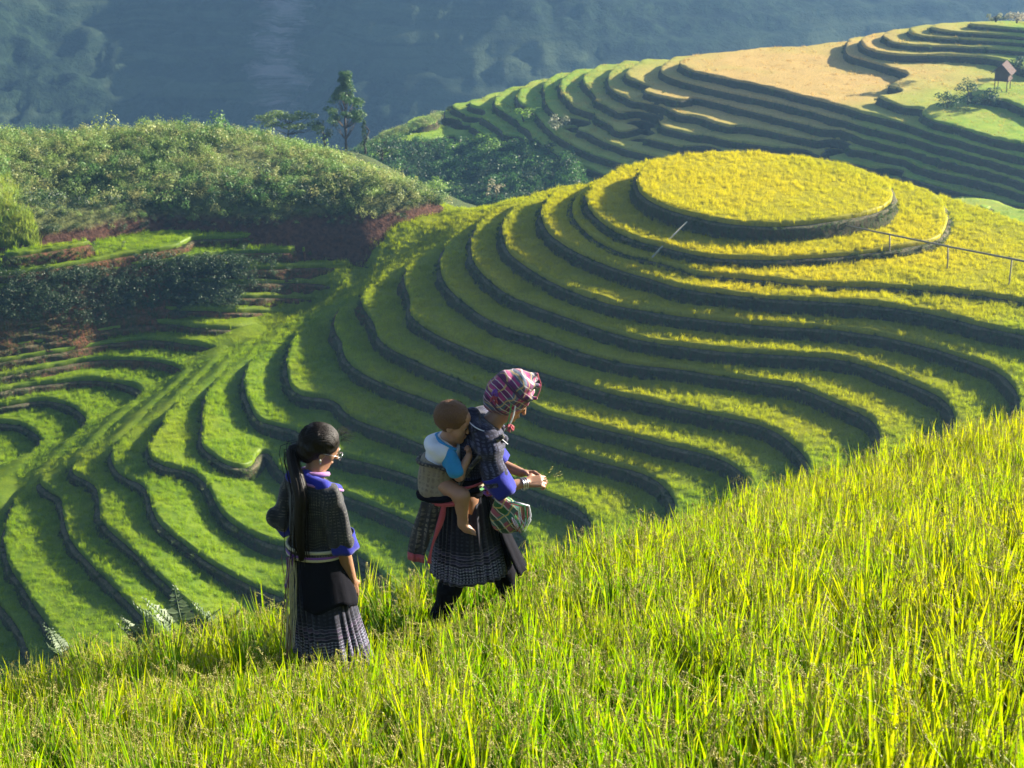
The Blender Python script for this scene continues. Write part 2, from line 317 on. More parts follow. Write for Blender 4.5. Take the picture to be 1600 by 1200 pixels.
# ---------------------------------------------------------------- a terraced hill: level bands + banks from a height field
def grid_bil(F, x0, y0, s, P):
    u = np.clip((P[:, 0]-x0)/s, 0, F.shape[1]-1.001); v = np.clip((P[:, 1]-y0)/s, 0, F.shape[0]-1.001)
    i = u.astype(int); j = v.astype(int); a = u-i; b = v-j
    return F[j, i]*(1-a)*(1-b)+F[j, i+1]*a*(1-b)+F[j+1, i]*(1-a)*b+F[j+1, i+1]*a*b
def terraces(H, x0, y0, s, levels, parent, canopy=.5, bund=.30, wm=None, rm=None, rice_ok=None, tilt=None, ramp=None, name='terrace', wallmat=None, thick=.35):
    ny, nx = H.shape
    gy, gx = np.gradient(H, s)
    gl = np.hypot(gx, gy)+1e-6
    zs = sorted(levels, reverse=True)
    X = x0+np.arange(nx)*s; Y = y0+np.arange(ny)*s
    cmin = np.minimum(np.minimum(H[:-1, :-1], H[1:, :-1]), np.minimum(H[:-1, 1:], H[1:, 1:]))
    cmax = np.maximum(np.maximum(H[:-1, :-1], H[1:, :-1]), np.maximum(H[:-1, 1:], H[1:, 1:]))
    for li, z in enumerate(zs):
        up = zs[li-1] if li else 1e9
        dn = zs[li+1] if li+1 < len(zs) else z-1.6
        step = z-dn
        inside = (cmin >= z) & (cmin < up+.35)
        bound = (cmin < z) & (cmax >= z)
        vid = {}; V = []; F = []
        def gv(j, i):
            k = (j, i)
            if k not in vid: vid[k] = len(V); V.append((X[i], Y[j]))
            return vid[k]
        def ev(j, i, j2, i2):
            k = (j, i, j2, i2) if (j, i) < (j2, i2) else (j2, i2, j, i)
            if k not in vid:
                a, b = H[k[0], k[1]], H[k[2], k[3]]; t = (z-a)/(b-a)
                vid[k] = len(V); V.append((X[k[1]]+(X[k[3]]-X[k[1]])*t, Y[k[0]]+(Y[k[2]]-Y[k[0]])*t))
            return vid[k]
        segs = []
        js, is_ = np.nonzero(inside)
        for j, i in zip(js, is_): F.append((gv(j, i), gv(j, i+1), gv(j+1, i+1), gv(j+1, i)))
        js, is_ = np.nonzero(bound)
        for j, i in zip(js, is_):
            c = [(j, i), (j, i+1), (j+1, i+1), (j+1, i)]; poly = []; ex = []
            for q in range(4):
                A, B = c[q], c[(q+1) % 4]; ia, ib = H[A] >= z, H[B] >= z
                if ia: poly.append(gv(*A))
                if ia != ib:
                    e = ev(*A, *B); poly.append(e); ex.append((e, ia))
            if len(poly) >= 3: F.append(tuple(poly))
            outs = [e for e, a in ex if a]; ins = [e for e, a in ex if not a]
            if len(ex) == 2: segs.append((outs[0], ins[0]))
            elif len(ex) == 4:
                for q in range(4):
                    if ex[q][1]: segs.append((ex[q][0], ex[(q+1) % 4][0]))
        if not F: continue
        V = np.array(V); n = len(V)
        if rm is not None:
            nz = grid_noise(V*1.3)*.06 + grid_noise(V*.35)*.08
            top = np.c_[V, np.full(n, z-.12)+nz]
            if ramp is not None: top[:, 2] += ramp(V)*(np.clip(grid_bil(H, x0, y0, s, V), z, up)-z)*.97
            if tilt is not None: top[:, 2] += tilt(V, z)
        e_ids = sorted({e for q in segs for e in q}); em = {e: k for k, e in enumerate(e_ids)}
        E = V[e_ids]
        nxv = -grid_bil(gx, x0, y0, s, E); nyv = -grid_bil(gy, x0, y0, s, E); L = np.hypot(nxv, nyv)+1e-9
        N = np.c_[nxv/L, nyv/L]; m = len(E)
        zt = z + (tilt(E, z) if tilt is not None else 0)
        def row(off, dz, jit=0.0):
            o = off + (grid_noise(E*.9+dz*3)*jit if jit else 0)
            if hasattr(o, '__len__'): o = o[:, None]
            return np.c_[E+N*o, np.broadcast_to(zt+dz, (m,)) + (grid_noise(E*1.7+off*5)*jit*.5 if jit else 0)]
        # earth: bund and bank
        rows = [row(-.45, -canopy-.02), row(bund*.4, -canopy, .05), row(bund, -canopy-.02, .10), row(bund+.1, -canopy-.14, .13),
                row(bund+.10, -canopy*.6-step*.4-.1, .2), row(bund+.24, -canopy*.3-step*.7-.1, .24), row(bund+.30, -step-thick, .2)]
        WV = np.concatenate(rows); WF = []; WM = []
        for a, b in segs:
            a, b = em[a], em[b]
            for r in range(len(rows)-1): WF.append((a+r*m, a+(r+1)*m, b+(r+1)*m, b+r*m)); WM.append(1 if r in (1, 2) else 0)
        ter = mesh_obj(name, WV, np.array(WF), [wallmat(z) if callable(wallmat) else M_wall, M_bund], parent, True, WM)
        ter['kind'] = 'structure'
        # crop: closed canopy with a hanging edge
        er = np.array([top[e] for e in e_ids]); hang = np.c_[E+N*.06, zt-canopy-.04+np.zeros(m)]
        mid = np.c_[E+N*(.10+grid_noise(E*4)[:, None]*.06), zt-canopy*.45+np.zeros(m)]
        RV = np.concatenate([top, mid, hang]); RF = list(F)
        for a, b in segs: RF.append((a, n+em[a], n+em[b], b)); RF.append((n+em[a], n+m+em[a], n+m+em[b], n+em[b]))
        r = mesh_obj('rice_crop', RV, RF, rm, ter); r['kind'] = 'stuff'
_NG = RS.rand(256, 256).astype(np.float32)
def grid_noise(P):
    x = P[:, 0]; y = P[:, 1]; i = np.floor(x).astype(int); j = np.floor(y).astype(int); a = x-i; b = y-j
    a = a*a*(3-2*a); b = b*b*(3-2*b); g = lambda q, w: _NG[q % 256, w % 256]
    return (g(i, j)*(1-a)*(1-b)+g(i+1, j)*a*(1-b)+g(i, j+1)*(1-a)*b+g(i+1, j+1)*a*b)*2-1
def fbm(P, o=4):
    r = 0; a = 1.0
    for k in range(o): r = r+grid_noise(P*(2**k)+k*17.3)*a; a *= .5
    return r

# main hill: fit a surface through all the lips
pts, zz = [], []
def addw(P, z):
    P = np.atleast_2d(P); pts.append(P[:, :2]); zz.append(np.full(len(P), z) if np.isscalar(z) else np.asarray(z, float))
for k, p in LIPS.items():
    addw(resample(lift(p, ZL[k], True)[:, :2], 1.6), ZL[k])
L1w = resample(lift([q for q in LIPS[1]], ZL[1])[:, :2], 1.2)
c0 = np.array(MC[:2])
dirs = (L1w-c0)/np.linalg.norm(L1w-c0, axis=1)[:, None]
L1p = proj(np.c_[L1w, np.full(len(L1w), ZL[1])])[0]
addw((L1w+dirs*.75)[L1p < 1075], ZL[1.5])
addw(resample(lift([(1466,303), (1500,312), (1550,328), (1600,344), (1700,376)], -47.35)[:, :2], 2), -47.35)
SIL = [(350,262,-52.2),(420,268,-52.2),(480,275,-52),(540,285,-51.8),(590,296,-51.5),(625,298,-51.4),(660,302,-51.1),(700,309,-50.7),(725,315,-50.9),(750,321,-50.9),(775,312,-50.4),(800,300,-49.6),(835,289,-48.6),(865,283,-47.9),(900,273,-47.2),(935,263,-46.7),(980,249,-46.5),(1050,243,-46.6),
       (1125,240,-46.6),(1200,243,-46.6),(1300,256,-46.6),(1380,274,-46.7),(1440,290,-47.0),(1500,312,-47.4),(1600,344,-47.4),(1700,376,-47.4)]
for x, y, z in SIL:
    w = unproj(x, y, z); side = -.35 if x < 760 else 0
    for dy, dz in ((5, -2.6), (13, -7), (26, -14), (45, -22)): addw((w[0]+side*dy*0, w[1]+dy), z+dz)
L5w = lift([q for q in LIPS[5][:16]], ZL[5])
for dy in (2.5, 6, 11, 16):
    q_ = L5w if dy < 7 else L5w[:11]
    addw(np.c_[q_[:, 0], q_[:, 1]+dy], -51.3)
addw([(x, 225) for x in (-60, -40, -20)], -62)
addw([(-60, 100), (-30, 100), (0, 96)], -68); addw([(20, 96), (40, 100)], -60)
for x, y in [(1500,340),(1500,370),(1500,400),(1550,345),(1550,380),(1550,420),(1590,360),(1620,400),(1620,440),(1490,430),(1700,420)]: addw(unproj(x, y, -47.2)[:2], -47.2)
P = np.concatenate(pts); Z = np.concatenate(zz)
mod = tps_fit(P, Z, .0006)
gs = .45; X0, X1, Y0, Y1 = -64, 62, 98, 214
gx_, gy_ = np.meshgrid(np.arange(X0, X1, gs), np.arange(Y0, Y1, gs))
HM = tps_eval(mod, gx_, gy_)
hill = empty('tmp')
bpy.data.objects.remove(hill)
def surf_grid(name, H, x0, y0, s, dz, mat, kind='structure', step=4):
    h = H[::step, ::step]; ny, nx = h.shape
    xs, ys = np.meshgrid(x0+np.arange(nx)*s*step, y0+np.arange(ny)*s*step)
    hh = warp_z(xs.ravel(), h.ravel()) if name == 'terraced_hill' else h.ravel()
    v = np.c_[xs.ravel(), ys.ravel(), hh+dz]
    i = np.arange(ny-1)[:, None]*nx+np.arange(nx-1)[None]; i = i.ravel()
    return tag(mesh_obj(name, v, np.c_[i, i+1, i+nx+1, i+nx], mat), kind=kind)
CREST = resample(np.array([lift([(x, y)], z, True)[0][:2] for x, y, z in [(755,323,-51.2),(705,345,-51.6),(672,370,-52.4),(625,398,-53.4),(585,425,-54.4),(540,455,-55.4),(490,482,-56.6),(440,510,-57.8),(392,542,-58.8),(340,575,-60),(290,605,-61.2),(240,637,-62),(185,672,-62.8),(130,705,-63.6),(80,722,-64.6),(30,745,-65.4),(-30,775,-66)]]), 1.0)
def crest_w(V):
    d = np.full(len(V), 99.)
    for q in CREST: d = np.minimum(d, np.hypot(V[:, 0]-q[0], V[:, 1]-q[1]))
    t_ = np.clip((5.0-d)/2.6, 0, 1); return t_*t_*(3-2*t_)
main_hill = surf_grid('terraced_hill', HM, X0, Y0, gs, -2.6, M_soil)
tag(main_hill, 'near terraced hill of curving rice terraces topped by a round field')
lip_noise = lambda V: grid_noise(V*.12)*.08
isleft = lambda z: M_bank if -59.5 < z < -51 else M_wall
terraces(HM, X0, Y0, gs, list(ZL.values()), main_hill, canopy=.5, rm=M_rice, wallmat=lambda z: M_wallmix, tilt=lambda V, z: warp_z(V[:, 0], z)-z, ramp=crest_w)
pts, zz = [], []
for k, p in FL.items(): addw(resample(lift(p, ZF[k])[:, :2], 2.5), ZF[k])
FSIL = [(545,243,-85),(600,212,-83),(650,194,-83.5),(690,176,-79.6),(760,153,-77),(850,123,-73.5),(930,103,-70.8),(1000,90,-68.6),(1080,82,-66.3),(1200,74,-66.0),(1310,65,-66.0),(1345,52,-63.95),(1400,42,-63.0),(1450,33,-61.7),(1530,25,-60.7),(1600,21,-60.4),(1700,17,-60.3)]
for x, y, z in FSIL:
    w = unproj(x, y, z)
    if 1100 < x < 1320: addw(w[:2], z+.3)
    for dy, dz in ((8, -4.5), (22, -12), (45, -24), (80, -42)): addw((w[0]-.15*dy, w[1]+dy), z+dz)
for x, y, z in [(560,250,-86),(620,260,-88),(680,280,-90),(740,310,-91),(620,225,-85),(680,225,-84),(700,300,-91),(600,300,-93),(800,330,-88),(900,300,-84),(1000,300,-81),(1100,300,-78.5),(1250,280,-75),(1400,300,-74),(1600,360,-73),(1600,420,-78),(1300,380,-84),(1000,380,-90)]:
    addw(unproj(x, y, z)[:2], z)
for x, y, z in [(1120,95,-65.7),(1150,90,-65.7),(1200,85,-65.7),(1260,80,-65.7),(1300,78,-65.7),(1300,100,-65.7),(1200,105,-65.7),(1260,120,-65.7),(1320,120,-65.7),(1350,135,-65.8),(1340,110,-65.7),(1310,145,-65.8),(1380,112,-65.5),
                (1380,150,-65.8),(1430,180,-65.7),(1450,100,-64.35),(1450,120,-64.35),(1420,140,-64.35),(1450,150,-64.35),(1500,100,-64.3),(1500,125,-64.35),(1480,140,-64.3),(1530,195,-64.6),(1580,200,-64.6),(1520,168,-64.65),
                (1580,137,-63.2),(1600,148,-63.0),(1600,34,-60.35),(1570,31,-60.4),(1650,36,-60.35),(670,188,-82),(640,205,-85),(1550,110,-64.3),(1590,120,-64.2)]:
    addw(unproj(x, y, z)[:2], z)
modF = tps_fit(np.concatenate(pts), np.concatenate(zz), .0006)
fs = .8; FX0, FX1, FY0, FY1 = -40, 100, 215, 360
gfx, gfy = np.meshgrid(np.arange(FX0, FX1, fs), np.arange(FY0, FY1, fs))
HF = tps_eval(modF, gfx, gfy)
far_hill = surf_grid('far_terraced_hill', HF, FX0, FY0, fs, -2.6, M_soil)
tag(far_hill, 'farther terraced hill with golden harvested field beyond the near hill')
terraces(HF, FX0, FY0, fs, list(ZF.values()), far_hill, canopy=.45, bund=.25, rm=M_ricefar, wallmat=lambda z: M_wall)
# ---------------------------------------------------------------- far mountain side across the valley
def mountain():
    nx, ny = 420, 330
    xs = np.linspace(-420, 520, nx); ys = 430+(np.linspace(0, 1, ny)**1.15)*1050
    X, Y = np.meshgrid(xs, ys); P = np.c_[X.ravel(), Y.ravel()]
    x, y = P[:, 0], P[:, 1]
    z = -215 + .375*(np.clip(y-600, 0, None)) - .28*np.clip(600-y, 0, None)*.35
    spur = fbm(P/np.array([170., 420.])+3.1, 3)*30*np.clip((y-520)/300, .1, 1)
    gul = -np.exp(-((x+88+.05*(y-800))/26)**2)*14
    z = z + spur + gul + fbm(P/42., 3)*3.5
    z = np.minimum(z, 58 + fbm(P/120.)*9)
    # terrace-like steps on the gentler, farmed part
    farm = np.clip((x+60)/120, 0, 1)*np.clip(fbm(P/150.+9, 2)+.75, 0, 1)
    st = 5.0; zq = np.floor(z/st)*st + st*np.clip(((z/st) % 1-.5)*2.4, 0, 1)
    z = z*(1-farm*.75)+zq*farm*.75
    forest = 1-farm
    z = z + (1-np.abs(grid_noise(P/7.5)))*6*(.3+.7*forest) + (1-np.abs(grid_noise(P/15.+40)))*4*forest
    i = (np.arange(ny-1)[:, None]*nx+np.arange(nx-1)[None]).ravel()
    t = NT('mountain_forest'); p = t.pos(); xyz = t.sepxyz(p)
    a = t.noise(p, .012, 5); b = t.noise(p, .17, 6, .75); c = t.noise(t.scale(p, (.012, .012, .28)), 1.0, 4, .6)
    col = t.mix(t.ramp(b, [(.42, 0), (.62, 1)]), (.004, .010, .007), (.022, .040, .020))
    farmf = t.ramp(a, [(.47, 0), (.6, 1)])
    col = t.mix(t.math('MULTIPLY', farmf, .8), col, t.mix(t.ramp(c, [(.42, 0), (.55, 1)]), (.02, .035, .02), (.05, .07, .035)))
    # landslip scar: bare pale earth following the gully, broken across by ledges
    dx = t.math('ABSOLUTE', t.math('ADD', t.math('ADD', xyz[0], 88), t.math('MULTIPLY', t.math('SUBTRACT', xyz[1], 800), .05)))
    w = t.math('ADD', dx, t.math('MULTIPLY', t.math('SUBTRACT', t.noise(t.scale(p, (.03, .03, .22)), 1.0, 5, .7), .5), 40))
    scar = t.math('MULTIPLY', t.ramp(t.mapr(w, 9, 1), [(0, 0), (1, 1)]), t.ramp(t.noise(t.scale(p, (.02, .02, .5)), 1.0, 4, .7), [(.38, .15), (.55, 1)]))
    scar = t.math('MULTIPLY', scar, .5)
    col = t.mix(scar, col, (.42, .33, .32))
    m = t.done(t.princ(col, .95, t.bump(b, .8, 3.0), .05))
    tag(mesh_obj('mountain', np.c_[P, z], np.c_[i, i+1, i+nx+1, i+nx], m), 'dark forested mountainside across the valley fading into blue haze', kind='structure')
mountain()
def haze():
    b = MB(); b.box((60, 640, -95), (2400, 2400, 380))
    me = b.build('haze', [], smooth=False)
    m = bpy.data.materials.new('valley_haze'); m.use_nodes = True; nt = m.node_tree; nt.nodes.clear()
    o = nt.nodes.new('ShaderNodeOutputMaterial'); v = nt.nodes.new('ShaderNodeVolumePrincipled')
    v.inputs['Color'].default_value = (.30, .58, 1.0, 1); v.inputs['Density'].default_value = .00026; v.inputs['Anisotropy'].default_value = .45
    nt.links.new(v.outputs[0], o.inputs['Volume']); me.data.materials.append(m)
    tag(me, 'thin blue valley haze filling the air over the terraces', kind='stuff')
haze()
# ground that carries on below and beyond
def ground():
    xs = np.linspace(-900, 900, 61); ys = np.linspace(-300, 1500, 61); X, Y = np.meshgrid(xs, ys)
    z = np.full(X.shape, -262.0); i = (np.arange(60)[:, None]*61+np.arange(60)[None]).ravel()
    tag(mesh_obj('valley_floor', np.c_[X.ravel(), Y.ravel(), z.ravel()], np.c_[i, i+1, i+62, i+61], M_soil), 'green valley floor far below the terraces', kind='structure')
ground()
# ---------------------------------------------------------------- scattering of crops and scrub (uncountable stuff)
def scatter(name, pts, rot, scl, idx, protos, mats_label, parent=None):
    me = bpy.data.meshes.new(name); n = len(pts); me.vertices.add(n); me.vertices.foreach_set('co', np.asarray(pts, np.float32).ravel())
    for nm, ty, arr in (('rot', 'FLOAT_VECTOR', rot), ('scl', 'FLOAT_VECTOR', scl)):
        a = me.attributes.new(nm, ty, 'POINT'); a.data.foreach_set('vector', np.asarray(arr, np.float32).ravel())
    a = me.attributes.new('pick', 'INT', 'POINT'); a.data.foreach_set('value', np.asarray(idx, np.int32))
    o = bpy.data.objects.new(name, me); COL.objects.link(o)
    c = bpy.data.collections.new(name + '_sources')
    for p in protos: c.objects.link(p)
    g = bpy.data.node_groups.new(name + '_scatter', 'GeometryNodeTree')
    g.interface.new_socket('Geometry', in_out='INPUT', socket_type='NodeSocketGeometry')
    g.interface.new_socket('Geometry', in_out='OUTPUT', socket_type='NodeSocketGeometry')
    N = g.nodes.new; gi = N('NodeGroupInput'); go = N('NodeGroupOutput'); ip = N('GeometryNodeInstanceOnPoints'); ci = N('GeometryNodeCollectionInfo')
    ci.inputs['Collection'].default_value = c; ci.inputs['Separate Children'].default_value = True; ci.inputs['Reset Children'].default_value = True
    def attr(nm, ty):
        a = N('GeometryNodeInputNamedAttribute'); a.data_type = ty; a.inputs['Name'].default_value = nm
        return [s for s in a.outputs if s.enabled and s.name == 'Attribute'][0]
    L = g.links.new
    L(gi.outputs[0], ip.inputs['Points']); L(ci.outputs[0], ip.inputs['Instance']); ip.inputs['Pick Instance'].default_value = True
    L(attr('pick', 'INT'), ip.inputs['Instance Index']); 
    e2r = N('FunctionNodeEulerToRotation'); L(attr('rot', 'FLOAT_VECTOR'), e2r.inputs[0]); L(e2r.outputs[0], ip.inputs['Rotation'])
    L(attr('scl', 'FLOAT_VECTOR'), ip.inputs['Scale']); L(ip.outputs[0], go.inputs[0])
    md = o.modifiers.new('scatter', 'NODES'); md.node_group = g
    if parent is not None: o.parent = parent
    tag(o, mats_label, kind='stuff'); return o
def blades_proto(name, n, rad, hmin, hmax, w, mat, seed, lean=.35, seg=2, tip=.3):
    r = np.random.RandomState(seed); V = []; F = []
    for k in range(n):
        a = r.rand()*2*math.pi; q = rad*math.sqrt(r.rand()); bx, by = q*math.cos(a), q*math.sin(a)
        h = hmin+(hmax-hmin)*r.rand(); d = r.rand()*2*math.pi; ln = lean*h*(.3+r.rand()); wa = r.rand()*math.pi
        ww = w*(.7+.6*r.rand()); b0 = len(V)
        for s in range(seg+1):
            t = s/seg; z = h*(t-.18*t**3*lean*2); off = ln*t*t; wd = ww*(1-t**2.2)*.5 if s < seg else .0
            cx, cy_ = bx+math.cos(d)*off, by+math.sin(d)*off
            if s < seg:
                V.append((cx-math.cos(wa)*wd, cy_-math.sin(wa)*wd, z)); V.append((cx+math.cos(wa)*wd, cy_+math.sin(wa)*wd, z))
            else: V.append((cx, cy_, z))
        for s in range(seg-1): F.append((b0+2*s, b0+2*s+1, b0+2*s+3, b0+2*s+2))
        F.append((b0+2*(seg-1), b0+2*(seg-1)+1, b0+2*seg))
    return mesh_obj(name, V, F, mat, smooth=False, link=False)
def hill_points(H, x0, y0, s, zs, dens, xr, slope, edge, tiltf=None, seed=3, squeeze=.35):
    r = np.random.RandomState(seed); ny, nx = H.shape
    n = int(dens*(nx*s)*(ny*s)); P = np.c_[x0+r.rand(n)*(nx-2)*s, y0+r.rand(n)*(ny-2)*s]
    gy, gx = np.gradient(H, s); g = grid_bil(np.hypot(gx, gy), x0, y0, s, P); h = grid_bil(H, x0, y0, s, P)
    zs = np.array(sorted(zs)); k = np.searchsorted(zs, h+1e-6)-1; ok = (k >= 0) & (g < slope)
    k = np.clip(k, 0, None); z = zs[k]; dlow = (h-z)/np.maximum(g, .02)
    zu = np.where(k+1 < len(zs), zs[np.clip(k+1, 0, len(zs)-1)], 1e9); dup = (zu-h)/np.maximum(g, .02)
    ok &= (dlow > edge) & ((dup > .15) | ((crest_w(P) > .4) if tiltf is not None else False))
    if tiltf is not None: z = z+tiltf(P, z)
    Q = np.c_[P, z]; px, py = proj(Q); ok &= (px > -xr) & (px < 1600+xr) & (py > -60) & (py < 1150)
    return Q[ok], k[ok], dlow[ok]
mids = [blades_proto('rice_clump', 24, .19, .36, .60, .034, M_riceblade, 30+i, .22) for i in range(6)]
Q, k, dl = hill_points(HM, X0, Y0, gs, ZL.values(), 13, 130, 1.5, .02, lambda V, z: warp_z(V[:, 0], z)-z)
# nothing hidden far below the foreground field
px, py = proj(Q); vis = py < np.interp(px, [0, 450, 800, 1200, 1600], [1060, 970, 880, 770, 700])+40
Q = Q[vis]; n = len(Q); rr = np.random.RandomState(5)
Hq = warp_z(Q[:, 0], grid_bil(HM, X0, Y0, gs, Q[:, :2])); Q[:, 2] += crest_w(Q[:, :2])*np.clip(Hq-Q[:, 2], 0, 1.5)*.97
Q[:, 2] -= .44
sc = .8+.45*rr.rand(n)
scatter('rice_leaves', Q, np.c_[np.zeros(n), np.zeros(n), rr.rand(n)*6.28], np.c_[sc, sc, sc*(.85+.3*rr.rand(n))], rr.randint(0, 6, n), mids, 'green and golden rice leaves covering the near terraces')
M_ricefarb = rice_mat('rice_leaf_far', PC, 16, 62, FG, FLm, FGd, .4, .5, 1.0, 1.3)
fars = [blades_proto('far_rice_clump', 16, .5, .3, .6, .10, M_ricefarb, 60+i, .4) for i in range(4)]
Q, k, dl = hill_points(HF, FX0, FY0, fs, ZF.values(), 1.6, 130, 1.2, .1, None, 8)
Q[:, 2] -= .42; n = len(Q); sc = .75+.4*rr.rand(n)
keep = rr.rand(n) < np.where(np.hypot(Q[:, 0]-PC[0]-4, Q[:, 1]-PC[1]) < 30, .35, 1.0)
Q = Q[keep]; n = len(Q); sc = sc[keep]
scatter('far_rice_leaves', Q, np.c_[np.zeros(n), np.zeros(n), rr.rand(n)*6.28], np.c_[sc, sc, sc], rr.randint(0, 4, n), fars, 'rice leaves on the farther terraced hill')

# ragged grass hanging on the banks
def bank_points(H, x0, y0, s, zs, dens, tiltf, seed):
    r = np.random.RandomState(seed); ny, nx = H.shape; n = int(dens*(nx*s)*(ny*s)); P = np.c_[x0+r.rand(n)*(nx-2)*s, y0+r.rand(n)*(ny-2)*s]
    gy, gx = np.gradient(H, s); a = grid_bil(gx, x0, y0, s, P); b = grid_bil(gy, x0, y0, s, P); g = np.hypot(a, b)+1e-6; h = grid_bil(H, x0, y0, s, P)
    zs = np.array(sorted(zs)); k = np.clip(np.searchsorted(zs, h), 0, len(zs)-1); z = zs[k]; d = (z-h)/g          # just below the lip
    zl = np.where(k > 0, zs[np.clip(k-1, 0, None)], z-1.2); ok = (h < zs[-1]) & (d > .12) & (d < .62) & (b > -.2)
    t_ = (d-.12)/.5; zz_ = z+(tiltf(P, z) if tiltf else 0)-.5-t_*(z-zl-.3)*r.rand(n)**.7
    Q = np.c_[P, zz_]; px, py = proj(Q); ok &= (px > -100) & (px < 1700) & (py > 0) & (py < 1100) & (grid_noise(P*.5)+.7*r.normal(size=n) > .35)
    return Q[ok]
M_bankgrass = rice_mat('bank_grass_leaf', MC, -5, -4, (.03, .06, .012), (.10, .14, .03), (.2, .17, .06), .3)
bg = [blades_proto('bank_grass_tuft', 22, .16, .15, .42, .035, M_bankgrass, 400+i, .9) for i in range(4)]
B = bank_points(HM, X0, Y0, gs, ZL.values(), 14, lambda V, z: warp_z(V[:, 0], z)-z, 21); n = len(B)
scatter('bank_grass', B, np.c_[rr.normal(size=(n, 2))*.3, rr.rand(n)*6.28], np.c_[np.ones((n, 2)), .7+.6*rr.rand(n)], rr.randint(0, 4, n), bg, 'ragged grass hanging on the terrace banks')
B = bank_points(HF, FX0, FY0, fs, ZF.values(), 3, None, 22); n = len(B); B[:, 2] -= .1
scatter('far_bank_grass', B, np.c_[rr.normal(size=(n, 2))*.3, rr.rand(n)*6.28], np.c_[np.full((n, 2), 2.0), 1.4+.8*rr.rand(n)], rr.randint(0, 4, n), [o.copy() for o in bg], 'grass on the banks of the farther terraced hill')

# ---------------------------------------------------------------- scrub
def leaf_blob(V, F, c, rx, rz, n, ls, r, up=.3):
    for _ in range(n):
        d = r.normal(size=3); d /= np.linalg.norm(d)+1e-9; d[2] = abs(d[2])*(1 if r.rand() > .25 else -.5)
        q = (.55+.45*r.rand()); p = np.array(c)+d*np.array([rx, rx, rz])*q
        a = r.normal(size=3); a /= np.linalg.norm(a); nrm = d*.7+a*.7+np.array([0, 0, up]); nrm /= np.linalg.norm(nrm)
        t = np.cross(nrm, a+.01); t /= np.linalg.norm(t)+1e-9; b = np.cross(nrm, t); l = ls*(.6+.8*r.rand()); w = l*.55
        i = len(V); V += [p-t*l*.5, p+b*w*.5, p+t*l*.5, p-b*w*.5]; F.append((i, i+1, i+2, i+3))
def shrub_mat(name, c1, c2, c3, sc=.25, trans=.35, tm=1.4):
    t = NT(name); p = t.pos(); a = t.noise(p, sc, 3); b = t.noise(p, sc*9, 3, .7)
    oi = t.n('ShaderNodeObjectInfo').outputs['Random']
    col = t.mix(t.ramp(t.math('ADD', t.math('MULTIPLY', a, .75), t.math('MULTIPLY', b, .35)), [(.42, 0), (.64, 1)]), c1, c2)
    col = t.mix(t.ramp(oi, [(.35, 0), (1, .9)]), col, c3)
    h = t.n('ShaderNodeHueSaturation'); h.inputs['Value'].default_value = tm; t.l(col, h.inputs['Color'])
    return leafy(t, col, h.outputs[0], trans, .5, .03)
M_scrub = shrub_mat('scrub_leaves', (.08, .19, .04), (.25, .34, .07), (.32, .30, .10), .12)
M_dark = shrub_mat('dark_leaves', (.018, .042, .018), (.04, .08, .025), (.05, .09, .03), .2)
M_brightleaf = shrub_mat('bright_leaves', (.10, .19, .02), (.17, .28, .03), (.14, .26, .03), .5, .5)
def shrub_proto(name, mat, seed, n=200, ls=.105, k=5):
    r = np.random.RandomState(seed); V = []; F = []
    for _ in range(k):
        c = (r.normal()*.28, r.normal()*.28, .22+r.rand()*.35); rr_ = .20+.26*r.rand(); leaf_blob(V, F, c, rr_, rr_*(.9+.5*r.rand()), n//k, ls, r)
    return mesh_obj(name, V, F, mat, smooth=False, link=False)
scrubs = [shrub_proto('scrub_bush', M_scrub, 80+i) for i in range(6)]
darks = [shrub_proto('dark_bush', M_dark, 90+i) for i in range(4)]
t = NT('scrub_hill_ground'); p = t.pos(); b = t.noise(p, 2.5, 5, .65); zz0 = t.sepxyz(p)[2]
gcol = t.mix(t.ramp(b, [(.35, 0), (.7, 1)]), (.06, .07, .025), (.15, .16, .05)); rcol = t.mix(t.ramp(b, [(.35, 0), (.7, 1)]), (.045, .024, .016), (.13, .062, .04))
M_scrubground = t.done(t.princ(t.mix(t.mapr(t.math('ADD', zz0, t.math('MULTIPLY', b, .8)), -50.0, -50.5), gcol, rcol), .95, t.bump(b, .9, .2), .1))
# the scrub-covered hill on the left
def hill_surface(name, ctrl, xr, yr, s, mat, label, lam=.002, bump=.25):
    P = np.array([c[:2] for c in ctrl]); z = np.array([c[2] for c in ctrl]); m = tps_fit(P, z, lam)
    X, Y = np.meshgrid(np.arange(*xr, s), np.arange(*yr, s)); H = tps_eval(m, X, Y)
    H += (grid_noise(np.c_[X.ravel(), Y.ravel()]*.25)*bump+grid_noise(np.c_[X.ravel(), Y.ravel()]*.7)*bump*.4).reshape(H.shape)
    ny, nx = H.shape; i = (np.arange(ny-1)[:, None]*nx+np.arange(nx-1)[None]).ravel()
    o = tag(mesh_obj(name, np.c_[X.ravel(), Y.ravel(), H.ravel()], np.c_[i, i+1, i+nx+1, i+nx], mat), label, kind='structure')
    return o, H
ctrl = []
for x, y, z in [(-80,402,-51.9),(0,401,-51.9),(50,396,-51.9),(100,388,-51.9),(150,381,-51.9),(187,373,-51.9),(225,368,-51.9),(300,366,-51.9),(350,366,-51.9),(400,368,-51.9),(450,366,-51.9),(500,361,-51.9),(550,358,-51.9),(587,361,-51.9),(625,353,-51.9),(650,351,-51.9),(675,343,-51.9),(688,336,-51.9)]:
    w = unproj(x, y, z); ctrl += [(w[0], w[1]+.25, -51.6), (w[0], w[1]+.8, -50.8), (w[0], w[1]-.8, -53.2), (w[0], w[1]-3, -57), (w[0], w[1]-8, -64)]
for x, y, d in [(100,340,170),(250,330,169),(400,320,169),(550,320,167),(640,325,166),(100,280,176),(250,270,176),(400,270,175),(520,280,173),(600,300,170)]: ctrl.append(at_dist(x, y, d))
